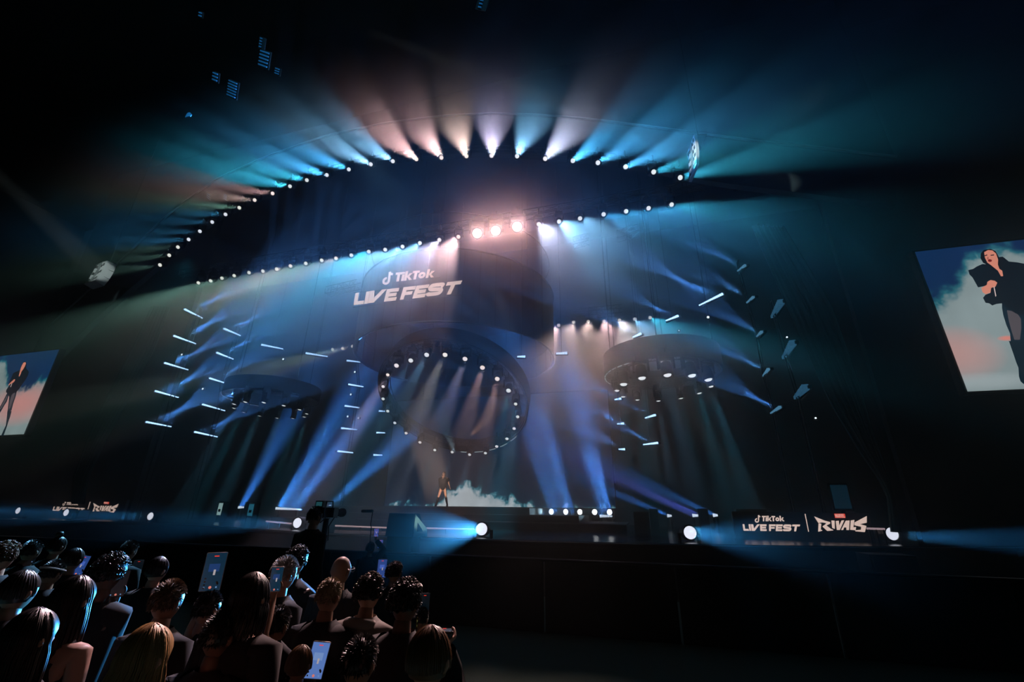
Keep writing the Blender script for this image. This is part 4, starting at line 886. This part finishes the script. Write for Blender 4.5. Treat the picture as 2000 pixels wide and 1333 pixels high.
def garment(J, kind, ma, parent, hood=False):
    mb = MB(); hy = J['head'].y-.012
    if kind == 'coat': pr = [(.80, .20, .15), (1.0, .18, .145), (1.15, .175, .14), (1.30, .205, .15), (1.39, .215, .14), (1.44, .205, .125), (1.475, .155, .105), (1.505, .09, .088), (1.52, .075, .08)]
    elif kind == 'tank': pr = [(.85, .17, .135), (1.05, .155, .125), (1.22, .175, .13), (1.33, .165, .125), (1.40, .15, .115)]
    else: pr = [(.85, .175, .14), (1.05, .165, .13), (1.22, .185, .135), (1.35, .195, .13), (1.43, .20, .12), (1.475, .15, .10), (1.495, .10, .088)]
    mb.rings([(V((0, hy*max(0, (z-1.0)/.5), z)), rx, ry) for z, rx, ry in pr], 24, cap=False)
    if hood: mb.tube([V((0.10*math.cos(R(a_)), hy-.035+.075*math.sin(R(a_)), 1.475+.02*math.cos(R(a_-270)))) for a_ in range(180, 361, 15)], .035, 8)
    for sx in (1, -1):
        S, E_, W_ = J['S%d' % sx], J['E%d' % sx], J['W%d' % sx]
        if kind == 'coat': mb.tube([S+V((-sx*.04, 0, 0)), S+V((0, 0, .004)), S.lerp(E_, .5), E_, E_.lerp(W_, .5), E_.lerp(W_, .88)], [.080, .086, .070, .060, .056, .046], 12, cap=False)
        elif kind == 'tee': mb.tube([S+V((-sx*.04, 0, 0)), S+V((0, 0, .004)), S.lerp(E_, .35), S.lerp(E_, .62)], [.08, .084, .074, .07], 12, cap=False)
        else: mb.tube([V((sx*.09, hy*.6-.1, 1.34)), V((sx*.105, hy*.7, 1.478)), V((sx*.09, hy*.6+.1, 1.34))], [.018, .018, .018], 6)
    mb.smooth = True; return mb.build('jacket' if kind == 'coat' else 'top', ma, parent)
def trousers(J, ma, parent):
    mb = MB(); mb.rings([(V((0, 0, .80)), .15, .12), (V((0, 0, .90)), .18, .14), (V((0, 0, 1.0)), .165, .13)], 20)
    for h_, k_, a_, t_ in J['legs']: mb.tube([h_+V((0, 0, .04)), h_.lerp(k_, .4), k_, k_.lerp(a_, .5), a_+V((0, 0, .03))], [.105, .092, .068, .062, .06], 12)
    mb.smooth = True; mb.build('trousers', ma, parent)
    sh = MB()
    for h_, k_, a_, t_ in J['legs']: sh.tube([a_+V((0, -.05, -.05)), a_+V((0, .02, -.035)), t_, t_+(t_-a_).normalized()*.05], [.04, .048, .045, .03], 10)
    sh.smooth = True; sh.build('shoes', BLACK, parent)
def hair(kind, hc, M, ma, parent, seed=0, ln=.34, col2=None):
    rg = random.Random(seed); mb = MB()
    if kind == 'bald': return
    # close cap covering crown and back of the head
    n, m_ = 26, 13; vs = []
    thick = {'short': .006, 'fade': .005, 'curly': .014, 'afro': .03, 'long': .010, 'sleek': .008, 'bun': .008, 'cap': .012}[kind]
    for j in range(m_+1):
        for i in range(n):
            th = 2*math.pi*i/n; fr = math.sin(th)                      # +1 front, -1 back
            pm = R(100 if kind in ('short', 'curly', 'afro') else 88 if kind == 'fade' else 112) if fr < .2 else R(100-45*(fr-.2)/.8)
            ph = pm*j/m_; x = math.sin(ph)*math.cos(th)*(.076+thick); y = math.sin(ph)*math.sin(th)*(.095+thick); z = math.cos(ph)*(.115+thick)
            if z < 0 and fr < 0: y *= 1+.35*z/.115
            vs.append(hc+M @ V((x, y, z)))
    mb.add(vs, [(j*n+i, j*n+(i+1) % n, (j+1)*n+(i+1) % n, (j+1)*n+i) for j in range(m_) for i in range(n)])
    def surf(th, ph, e=0.): return V((math.sin(ph)*math.cos(th)*(.076+thick+e), math.sin(ph)*math.sin(th)*(.095+thick+e), math.cos(ph)*(.115+thick+e)))
    if kind in ('short', 'fade'):
        for _ in range(900 if kind == 'short' else 800):
            th = rg.uniform(0, 2*math.pi); ph = R(100 if math.sin(th) < .2 else 62)*math.sqrt(rg.random()); l_ = (.022 if kind == 'short' else .012)*(1.2-ph/2.2)
            p = surf(th, ph, -.004); q = surf(th+rg.uniform(-.06, .06), ph+rg.uniform(.02, .14), l_); mb.tube([hc+M @ p, hc+M @ q], [.0035, .0012], 3, cap=False)
    elif kind in ('curly', 'afro'):
        l_ = .012 if kind == 'curly' else .03
        for _ in range(620):
            th = rg.uniform(0, 2*math.pi); ph = R(98 if math.sin(th) < .2 else 60)*math.sqrt(rg.random()); b_ = surf(th, ph, rg.uniform(0, l_)); a1 = rg.uniform(0, 6.3); ax = V((rg.uniform(-1, 1), rg.uniform(-1, 1), rg.uniform(-1, 1))).normalized(); u = ax.orthogonal().normalized(); w_ = ax.cross(u); rr = rg.uniform(.007, .013)
            mb.tube([hc+M @ (b_+u*rr*math.cos(a1+k*1.1)+w_*rr*math.sin(a1+k*1.1)+ax*.003*k) for k in range(5)], .0032, 3, cap=False)
    elif kind in ('long', 'sleek', 'bun'):
        N_ = 520 if kind == 'long' else 420
        for _ in range(N_):
            th = rg.uniform(math.pi*.92, math.pi*2.08) if rg.random() < .85 else rg.choice((rg.uniform(-.1, .3), math.pi+rg.uniform(-.3, .1))); ph0 = rg.uniform(.0, .9); e_ = rg.uniform(0, .008); wv = rg.uniform(-.012, .012); pts = []
            endp = R(100) if kind != 'long' else R(96)
            for k in range(7): pts.append(surf(th, ph0+(endp-ph0)*k/6, e_))
            if kind == 'long':
                p = pts[-1]; L_ = ln*rg.uniform(.75, 1.05)
                for k in range(1, 8): t = k/7; pts.append(p+V((wv*math.sin(3*t)+p.x*.12*math.sin(2.2*t), wv*math.cos(4*t)*.5+p.y*.05*t+(-.01 if p.y < 0 else 0), -L_*t)))
            mb.tube([hc+M @ q for q in pts], [.0034]*(len(pts)-2)+[.0028, .001], 3, cap=False)
        if kind == 'bun': mb.lathe([(.005, .05), (.03, .042), (.04, .02), (.036, -.01), (.015, -.03)], 12, None, hc+M @ V((0, -.02, .14)))
    elif kind == 'cap':
        mb.lathe([(.002, .05), (.05, .045), (.085, .0), (.088, -.02)], 18, None, hc+M @ V((0, .0, .075)), cap=False); mb.tube([hc+M @ V((.075*math.cos(R(a_)), .06+.1*math.sin(R(a_)), .06)) for a_ in range(0, 181, 20)], .008, 6)
    mb.smooth = True; return mb.build('hair' if kind != 'cap' else 'cap', ma, parent)
SK = {'light': mat('skin_light', (.45, .25, .17), .5), 'tan': mat('skin_tan', (.28, .15, .09), .5), 'brown': mat('skin_brown', (.13, .065, .04), .5)}
SKS = mat('skin_singer', (.72, .42, .30), .5)
HR = {'black': mat('hair_black', (.012, .010, .009), .35), 'brown': mat('hair_brown', (.10, .055, .025), .38), 'blond': mat('hair_dark_blond', (.30, .19, .08), .38), 'grey': mat('hair_grey', (.30, .28, .26), .5), 'sand': mat('hair_sandy', (.22, .16, .08), .6)}
CL_ = {'black': mat('black_cotton', (.005, .005, .006), .9), 'grey': mat('grey_cotton', (.20, .18, .16), .9, bump=.2, bscale=80), 'dark': mat('charcoal_cotton', (.014, .016, .018), .9), 'gold': mat('gold_sequins', (.5, .36, .06), .3, .7, bump=.9, bscale=140), 'beige': mat('beige_cotton', (.3, .24, .2), .9)}
TR = mat('dark_denim', (.015, .018, .025), .9)
PB = mat('phone_body', (.05, .05, .055), .35, .4); PBG = mat('phone_case_pale', (.55, .5, .45), .4)
def phone(loc, M3, wd, ht, label, img, case=None, strap=False):
    e = empty('smartphone', loc, label, 'phone'); e.rotation_euler = M3.to_euler()
    cc_ = case or PB
    b_ = MB(); n = 6; prof = []
    r_ = .010
    for cx_, cz_, a0 in ((wd/2-r_, ht/2-r_, 0), (-wd/2+r_, ht/2-r_, 90), (-wd/2+r_, -ht/2+r_, 180), (wd/2-r_, -ht/2+r_, 270)):
        prof += [(cx_+r_*math.cos(R(a0+90*k/n)), cz_+r_*math.sin(R(a0+90*k/n))) for k in range(n+1)]
    N_ = len(prof); b_.add([(x, -.004, z) for x, z in prof]+[(x, .004, z) for x, z in prof], [tuple(range(N_)), tuple(range(N_, 2*N_))[::-1]]+[(i, N_+i, N_+(i+1) % N_, (i+1) % N_) for i in range(N_)]); b_.build('case', cc_, e)
    s_ = MB().box((0, -.0045, 0), (wd-.008, .001, ht-.010)); so = s_.build('screen', mat('phone_screen_'+img, (.01, .01, .01), .2, 0, {'blue': lin((38, 66, 130)), 'dark': lin((6, 14, 20)), 'pale': lin((88, 120, 185)), 'teal': lin((14, 42, 62)), 'vio': lin((62, 72, 140))}[img], .9), e)
    if img in ('blue', 'pale', 'teal', 'vio'):
        MB().box((0, -.0055, ht*.10), (wd*.5, .001, ht*.20)).build('viewfinder_picture', mat('vf_'+img, (0, 0, 0), .4, 0, lin({'blue': (70, 100, 190), 'pale': (120, 150, 205), 'teal': (30, 60, 110), 'vio': (100, 100, 170)}[img]), .8), so)
        MB().box((wd*.05, -.0058, -ht*.02), (wd*.10, .001, ht*.14)).build('bright_figure', mat('vf_fig', (0, 0, 0), .4, 0, lin((190, 180, 185)), .7), so)
    MB().box((0, -.0062, ht*.40), (wd*.22, .001, ht*.022)).build('red_record_mark', mat('vf_red', (0, 0, 0), .4, 0, lin((240, 60, 40)), 1.), so)
    MB().lathe([(.001, .0), (wd*.07, .0)], 12, Matrix.Rotation(R(90), 3, 'X'), (0, -.0062, -ht*.40), cap=False).build('record_button', mat('vf_btn', (0, 0, 0), .4, 0, lin((215, 120, 105)), .9), so)
    for sx in (-1, 1): MB().lathe([(.001, .0), (wd*.04, .0)], 10, Matrix.Rotation(R(90), 3, 'X'), (sx*wd*.28, -.0062, -ht*.40), cap=False).build('small_button', mat('vf_sm', (0, 0, 0), .4, 0, lin((110, 150, 200)), .8), so)
    if strap:
        mb = MB(); mb.tube([(wd*.3, .0, -ht/2), (wd*.25, .0, -ht/2-.08), (wd*.1, 0, -ht/2-.19), (-.03, 0, -ht/2-.22), (-.035, 0, -ht/2-.10), (-.02, 0, -ht/2)], .003, 5); mb.build('strap', MATS['grey_mesh'], e)
        for k in range(7): pass
    return e
BASE = {}
def person(px, py, wpx, face, hk, hcol, sk, cl, label, ph=None, ccol='black', hood=False, seed=1, ln=.34, glasses=False, armL=None, tilt=0, extra=None, arm=None, hw=.155):
    """px, py: top of the head in the photograph; wpx: head width there"""
    D = hw*F/wpx; top = atD(px, py, D); s = max(.9, min(1.12, top.z/1.775)); yaw = R(face)
    e = empty('person', (top.x, top.y, 0), label, 'person', 'audience seen from behind'); e.rotation_euler = (0, 0, yaw); e.scale = (s, s, s)
    s = top.z/1.775; e.scale = (s, s, s)
    Rz = Matrix.Rotation(yaw, 3, 'Z'); inv = Rz.inverted(); hR = hL = None; ph_e = None
    if ph:
        (qx, qy, pw, phh, img, plabel, kw) = ph; wd = kw.get('wd', .075); De = wd*F/pw; T = atD(qx, qy, De); wdt = wd; ht = wd*phh/pw
        if ht > .2: ht = .2
        reach = kw.get('reach')
        roll_ = R(kw.get('roll', 0)); pit = R(kw.get('pit', 12))
        # keep the phone in arm's reach: slide it along its sight line
        dirv = (T-CAM).normalized(); sh = e.location+Rz @ V((.175*kw.get('side', 1), 0, 1.425))*s
        t0 = (sh-CAM).dot(dirv); per = (CAM+dirv*t0-sh).length; mx_ = .50*s; want = (T-CAM).length
        lo_ = t0+math.sqrt(max(0, mx_**2-per**2)) if per < mx_ else t0
        tt = min(want, lo_) if want > t0 else max(want, t0+.10); tt = max(tt, t0+.12 if per < mx_ else t0); T2 = CAM+dirv*tt; k = tt/want; wdt *= k; ht *= k
        yv = V((dirv.x, dirv.y, 0)).normalized(); yw = math.atan2(-yv.x, yv.y)
        Mw = Matrix.Rotation(yw, 3, 'Z') @ Matrix.Rotation(-pit*0, 3, 'X') @ Matrix.Rotation(roll_, 3, 'Y')
        if kw.get('flat'): Mw = Matrix.Rotation(yw, 3, 'Z') @ Matrix.Rotation(R(-97), 3, 'X')
        ph_e = phone(T2, Mw, wdt, ht, plabel, img, kw.get('case'), kw.get('strap', False))
        hold = T2+Mw @ V((0, 0, -ht*.5+.065*s)); tg = inv @ (hold-e.location)/s; fr = (inv @ Mw)
        if kw.get('side', 1) == 1: hR = (tg, fr)
        else: hL = (tg, fr)
        if kw.get('both'):
            if hR: hL = (tg+V((-.0, 0, 0))+fr @ V((-.012, .012, .02)), fr)
    if arm: # raised empty hand towards a picture point: (x, y, dist factor, side)
        T = atD(arm[0], arm[1], D*arm[2]); tg = inv @ (T-e.location)/s
        if arm[3] == 1: hR = (tg, None)
        else: hL = (tg, None)
    key = (sk,) if not (hR or hL) else None
    if key and key in BASE: me, J = BASE[key]
    else:
        me, J = person_body(hR, hL, .02, SK[sk]); 
        if key: BASE[key] = (me, J)
    link('body', me, e)
    garment(J, cl, CL_[ccol], e, hood); trousers(J, TR, e)
    hair(hk, J['head'], Matrix.Identity(3), HR.get(hcol, CL_['black']), e, seed, ln)
    if glasses:
        g = MB()
        for sx in (-1, 1): g.tube([J['head']+V((sx*.083, -.01, .012)), J['head']+V((sx*.088, .06, .014)), J['head']+V((sx*.05, .108, .012))], .004, 5); g.tube([J['head']+V((sx*.035+.026*math.cos(R(a_)), .108, .005+.02*math.sin(R(a_)))) for a_ in range(0, 360, 30)], .003, 4, closed=True)
        g.build('glasses', STEEL, e)
    if extra == 'headband':
        g = MB().tube([J['head']+V((.088*math.cos(R(a_)), .108*math.sin(R(a_)), .045-.03*math.sin(R(a_)))) for a_ in range(0, 360, 12)], .011, 6, closed=True); g.build('headband', CL_['beige'], e)
    if extra == 'earrings':
        g = MB()
        g.tube([J['head']+V((.095, .0, -.06-.012*k)) for k in range(6)], [.004, .006, .004, .006, .004, .006], 6); g.build('earring', mat('gold', (.8, .55, .2), .2, 1.), e)
    if extra == 'sequins':
        for sx in (-1, 1):
            g = MB()
            rg = random.Random(5)
            for k in range(160):
                a_ = rg.uniform(0, 1); b_ = rg.uniform(-1, 1); p = V((sx*(.06+.13*a_), b_*.11+.0, 1.492-.05*a_-.14*b_*b_*1.0)); g.box(p, (.014, .014, .010), Matrix.Rotation(rg.uniform(0, 3), 3, 'X'))
            g.build('sequin_epaulette', CL_['gold'], e)
    if extra == 'leaf_patch':
        for sx in (-1, 1):
            g = MB()
            for k in range(9):
                a_ = R(200+k*17); c_ = V((sx*.10, -.150, 1.24)); g.tube([c_, c_+V((math.cos(a_)*.03*sx, -.004, math.sin(a_)*.03+.03)), c_+V((math.cos(a_)*.055*sx, -.002, math.sin(a_)*.05+.03))], [.004, .010, .003], 5)
            g.build('gold_leaf_patch', CL_['gold'], e)
    return e
P_ = person
P_(10, 1062, 34, 25, 'curly', 'brown', 'light', 'coat', 'curly-haired person at the left picture edge of the far row, face turned right', None, seed=2)
P_(62, 1058, 27, 12, 'short', 'black', 'tan', 'coat', 'person in the far row holding up a dim phone left of the blue-capped one', (60, 1083, 20, 34, 'dark', 'dark phone lifted in the far row at the far left', {}), seed=3)
P_(113, 1050, 24, 8, 'bun', 'black', 'light', 'coat', 'tallest person of the far left row with hair tied in a top bun', None, seed=4)
P_(145, 1073, 29, 10, 'sleek', 'black', 'tan', 'coat', 'person in the left group filming with a tilted bright blue phone', (157, 1105, 19, 36, 'blue', 'bright blue phone held tilted at the left of the crowd', {'roll': 10}), seed=5)
P_(103, 1098, 32, 10, 'short', 'black', 'tan', 'coat', 'person wearing a pale headband in the left of the crowd', None, extra='headband', seed=6)
P_(214, 1087, 44, 8, 'curly', 'black', 'brown', 'tee', 'curly-haired person holding a phone with a dangling chain strap', (232, 1141, 26, 46, 'dark', 'dark phone with a red mark and dangling chain strap', {'strap': True, 'case': PB}), seed=7)
P_(252, 1059, 25, 5, 'short', 'black', 'light', 'coat', 'short-haired person standing tall behind the curly one with the chain strap', (268, 1110, 16, 28, 'dark', 'small dark phone lifted just right of the chain-strap phone', {'case': PBG}), seed=8)
P_(308, 1090, 33, 5, 'sleek', 'black', 'light', 'coat', 'sleek dark-haired person with a phone at the ear side, left of the tall phone', None, seed=9)
P_(145, 1130, 56, 8, 'long', 'black', 'light', 'tank', 'person with long dark hair and a bare shoulder at the lower left', None, seed=10, ln=.30)
P_(328, 1139, 50, 5, 'short', 'brown', 'tan', 'coat', 'person with flat short hair right behind the light brown-haired one', None, seed=11)
P_(40, 1118, 50, 10, 'sleek', 'black', 'tan', 'coat', 'almost invisible dark figure below the far left row', None, seed=12)
P_(285, 1227, 84, 0, 'long', 'blond', 'light', 'tank', 'person in the nearest row with straight light brown hair shining on top', None, seed=13, ln=.36, hw=.17)
P_(405, 1160, 45, 0, 'short', 'black', 'light', 'tee', 'person raising a tall phone on a thin stick above the crowd', (417, 1117, 36, 68, 'teal', 'largest dim phone raised high left of the grey-haired head', {'wd': .085, 'case': PBG}), seed=14)
P_(490, 1124, 56, 0, 'long', 'black', 'light', 'tee', 'person with thick black hair left of the grey-haired one', None, seed=15, ln=.15)
P_(553, 1091, 40, -15, 'short', 'grey', 'light', 'coat', 'grey-haired person in a gold-sequinned jacket looking right', None, extra='sequins', seed=16, ccol='dark')
P_(578, 1071, 33, 0, 'curly', 'black', 'light', 'coat', 'person with tousled hair behind the grey-haired one', (573, 1112, 26, 46, 'dark', 'dark tablet-like phone with a grey rim behind the grey head', {'case': PBG, 'wd': .09}), seed=17)
P_(665, 1087, 36, -4, 'bald', 'black', 'tan', 'coat', 'bald person with glasses and a round shiny head', None, glasses=True, seed=18, ccol='dark')
P_(641, 1132, 45, -6, 'fade', 'sand', 'tan', 'coat', 'person with short sandy crop in front of the bald one', None, seed=19, extra='leaf_patch')
P_(719, 1126, 44, -6, 'curly', 'black', 'tan', 'coat', 'curly-haired person in a pale grey hooded jacket', None, seed=20, ccol='grey', hood=True)
P_(769, 1101, 28, -6, 'curly', 'black', 'tan', 'coat', 'curly-haired person filming just right of the bald one', (746, 1111, 18, 33, 'blue', 'bright blue phone raised just right of the bald head', {'side': -1}), seed=21)
P_(789, 1138, 52, -8, 'curly', 'black', 'brown', 'coat', 'curly-haired person at the right end of the middle row', None, seed=22, ccol='dark', extra='earrings')
P_(835, 1230, 84, -4, 'sleek', 'brown', 'light', 'coat', 'person in the nearest row with smooth dark hair at the right end of the crowd', (868, 1234, 34, 60, 'dark', 'phone held almost flat beside the smooth dark-haired head', {'flat': True}), seed=23, hw=.17)
P_(585, 1265, 58, 0, 'sleek', 'brown', 'tan', 'coat', 'person low in the nearest row filming with the big pale blue phone', (620, 1290, 34, 62, 'pale', 'large pale blue phone at the bottom of the crowd', {'case': PBG, 'roll': 8, 'wd': .078}), seed=24, hw=.17)
P_(60, 1195, 70, 5, 'long', 'black', 'tan', 'coat', 'dark figure at the bottom left corner with straight hair', None, seed=25, ln=.3)
P_(430, 1200, 60, 0, 'short', 'black', 'brown', 'coat', 'dark short-haired figure below the tall raised phone', None, seed=26)
P_(540, 1190, 48, -2, 'short', 'black', 'tan', 'tee', 'person whose bright phone shows the stage below the grey head', (539, 1132, 23, 44, 'teal', 'phone showing the stage picture in front of the grey head', {'case': PBG}), seed=27)
P_(700, 1250, 66, -4, 'short', 'black', 'tan', 'coat', 'dark figure between the pale blue phone and the smooth dark head', None, seed=28)
P_(822, 1190, 34, -6, 'short', 'black', 'tan', 'coat', 'person at the right edge of the crowd behind a dim phone', (829, 1182, 20, 40, 'dark', 'dim phone at the right edge of the crowd', {}), seed=29)
for (x, y, lab) in [(735, 1041, 'small violet phone far in front below the boom arm'), (743, 1063, 'small violet phone lowest of the two in front of the hooded box')]:
    P_(x-12, y+20, 17, 0, 'short', 'black', 'tan', 'coat', 'distant person holding a small violet phone under the boom arm' if y < 1050 else 'distant person holding the lower violet phone by the hooded box', (x, y, 9.5, 15, 'vio', lab, {}), seed=int(y))

# ------------------------------------------------------------------ singer
sg_loc = atY(863, 987, 22.4); sg_loc.z = 2.22
e = empty('person', sg_loc, 'singer in black fur jacket and tall boots, legs apart, microphone at the mouth', 'person'); e.rotation_euler = (0, 0, R(192)); 
k_ = 1.0; e.scale = (k_,)*3
Hm = Matrix.Rotation(R(-22), 3, 'Z') @ Matrix.Rotation(R(14), 3, 'X')
mf = Matrix.Rotation(R(200), 3, 'Z') @ Matrix.Rotation(R(25), 3, 'Y')
legs = [(V((.10, 0, .88)), V((.20, .04, .50)), V((.30, -.02, .12)), V((.33, .12, .045))), (V((-.10, 0, .88)), V((-.19, .03, .50)), V((-.27, -.05, .12)), V((-.30, .08, .045)))]
mt_ = V((.0, .19, 1.555))
me, J = person_body((mt_+V((.03, .03, -.02)), Matrix.Rotation(R(160), 3, 'Z') @ Matrix.Rotation(R(20), 3, 'X')), (V((-.38, .05, .98)), None), 0., SKS, 'mic', legs, Hm)
link('body', me, e)
fe = MB(); fm = MB()
for sx in (-1, 1): fe.lathe([(.001, .004), (.010, .002), (.013, 0)], 10, Hm @ Matrix.Rotation(R(-90), 3, 'X'), J['head']+Hm @ V((sx*.032, .089, .002)), cap=False); fe.tube([J['head']+Hm @ V((sx*(.018+.03*t), .094-.012*t, .024+.006*math.sin(3*t))) for t in (0, .5, 1)], .003, 5)
fe.build('eyes', mat('dark_eye', (.01, .008, .008), .3), e)
fm.tube([J['head']+Hm @ V((x_, .094-.35*abs(x_), -.064)) for x_ in (-.022, -.01, 0, .01, .022)], [.003, .007, .007, .007, .003], 6).build('lips', mat('lips', (.3, .05, .06), .4), e)
hb = hair('long', J['head'], Hm, HR['black'], e, 99, .38)
fu = MB(); rg = random.Random(3)
fu.rings([(V((0, 0, z)), rx, ry) for z, rx, ry in [(.98, .17, .14), (1.1, .20, .17), (1.25, .23, .18), (1.38, .24, .17), (1.45, .18, .13), (1.49, .10, .09)]], 24)
for sx in (1, -1):
    S, E_ = J['S%d' % sx], J['E%d' % sx]; fu.tube([S, S.lerp(E_, .4), S.lerp(E_, .8 if sx > 0 else .45)], [.10, .105, .085], 12)
base_f = [f for f in fu.f if len(f) == 4]
for _ in range(2600):
    f_ = rg.choice(base_f); u_, v_ = rg.random(), rg.random(); a_, b_, c_, d_ = [fu.v[k] for k in f_]
    p = a_.lerp(b_, u_).lerp(d_.lerp(c_, u_), v_); nn = (b_-a_).cross(d_-a_); nn = nn.normalized() if nn.length > 1e-8 else V((0, 0, 1)); nn = nn if nn.dot(p-V((0, 0, 1.3))) > 0 else -nn
    fu.tube([p, p+nn*.03+V((rg.uniform(-.015, .015), rg.uniform(-.015, .015), -.035))], [.005, .001], 3, cap=False)
fu.build('fur_jacket', mat('black_fur', (.006, .006, .007), .7), e)
bs = MB(); bs.rings([(V((0, 0, .84)), .10, .10), (V((0, 0, .90)), .165, .135), (V((0, 0, 1.0)), .155, .125)], 20)
for h_, k2, a_, t_ in legs: pass
bs.smooth = True; bs.build('bodysuit', CL_['black'], e)
bo = MB(); ti = MB()
for h_, k2, a_, t_ in legs:
    bo.tube([k2.lerp(a_, .05), k2.lerp(a_, .4), a_, a_+V((0, -.01, -.05))], [.064, .062, .045, .045], 12)
    bo.tube([a_+V((0, -.05, -.05)), a_+V((0, .02, -.035)), a_.lerp(t_, .55)+V((0, 0, .01)), t_, t_+V((0, .05, -.01))], [.038, .055, .052, .044, .022], 10)
bo.smooth = True; bo.build('boots', mat('black_boot_leather', (.02, .022, .025), .4), e)
mi = MB().lathe([(.002, .03), (.022, .02), (.026, 0), (.02, -.03), (.014, -.04), (.012, -.17), (.002, -.175)], 14, Matrix.Rotation(R(-35), 3, 'X'), J['H1']+V((0, 0, .05)))
o = mi.build('microphone', METAL); o.matrix_world = Matrix.LocRotScale(e.location, e.rotation_euler, e.scale) ; tag(o, 'small handheld microphone held at the singer\'s mouth', 'microphone')

# ------------------------------------------------------------------ stage-side camera with its operator, boom stand
cp = atY(640, 1000, 9.2); g = empty('television_camera', (cp.x, cp.y, 0), 'black broadcast camera on a pedestal silhouetted against the stage', 'camera')
zc = cp.z
MB().box((0, 0, zc-.02), (.20, .50, .22)).build('camera_body', METAL, g)
MB().lathe([(.06, 0), (.075, .05), (.085, .2), (.10, .26), (.10, .32), (.085, .32)], 18, Matrix.Rotation(R(-90), 3, 'X'), (0, .25, zc-.02)).build('lens_barrel', BLACK, g)
vf = MB().box((-.05, -.22, zc+.16), (.20, .10, .14)).build('viewfinder', METAL, g); MB().box((-.05, -.275, zc+.16), (.15, .01, .09)).build('viewfinder_screen', mat('vfscr', (.02, .03, .03), .3, 0, (.01, .05, .06), 1.), vf)
MB().tube([(0, -.1, zc+.09), (0, -.08, zc+.22), (0, .14, zc+.22), (0, .16, zc+.09)], .015, 6).build('carry_handle', METAL, g)
MB().lathe([(.28, 0), (.28, .06), (.09, .1), (.07, .5), (.06, zc-.16), (.10, zc-.14)], 16).build('pedestal', METAL, g)
for sx in (-1, 1): MB().tube([(sx*.06, -.1, zc-.12), (sx*.16, -.4, zc-.22)], .014, 6).build('pan_handle', METAL, g)
MB().tube([(.13, 0, zc+.0), (.2, .02, zc-.1), (.16, -.1, zc-.3), (.12, 0, zc-.6)], .012, 6).build('cable', BLACK, g)
MB().box((.16, .02, zc-.02), (.10, .16, .20)).build('wireless_box', METAL, g)
P_(614, 992, 20, -12, 'short', 'black', 'tan', 'coat', 'camera operator in black standing behind the broadcast camera', None, seed=50)
a_ = atY(707, 999, 10.5); b_ = atY(728, 999, 10.5); c_ = atY(724, 1025, 10.5); d_ = atY(733, 1032, 10.5)
g = empty('boom_stand', (c_.x, c_.y, 0), 'thin boom arm with a dark short microphone reaching over the stage lip', 'stand')
local(MB().tube([b_, c_, V((c_.x+.03, c_.y, c_.z-.08)), V((c_.x+.05, c_.y, .02))], .012, 6), g).build('pole', METAL, g); local(MB().tube([a_, b_], .035, 10), g).build('microphone', BLACK, g); local(MB().box((c_.x+.05, c_.y, .02), (.3, .3, .04)), g).build('base', METAL, g)
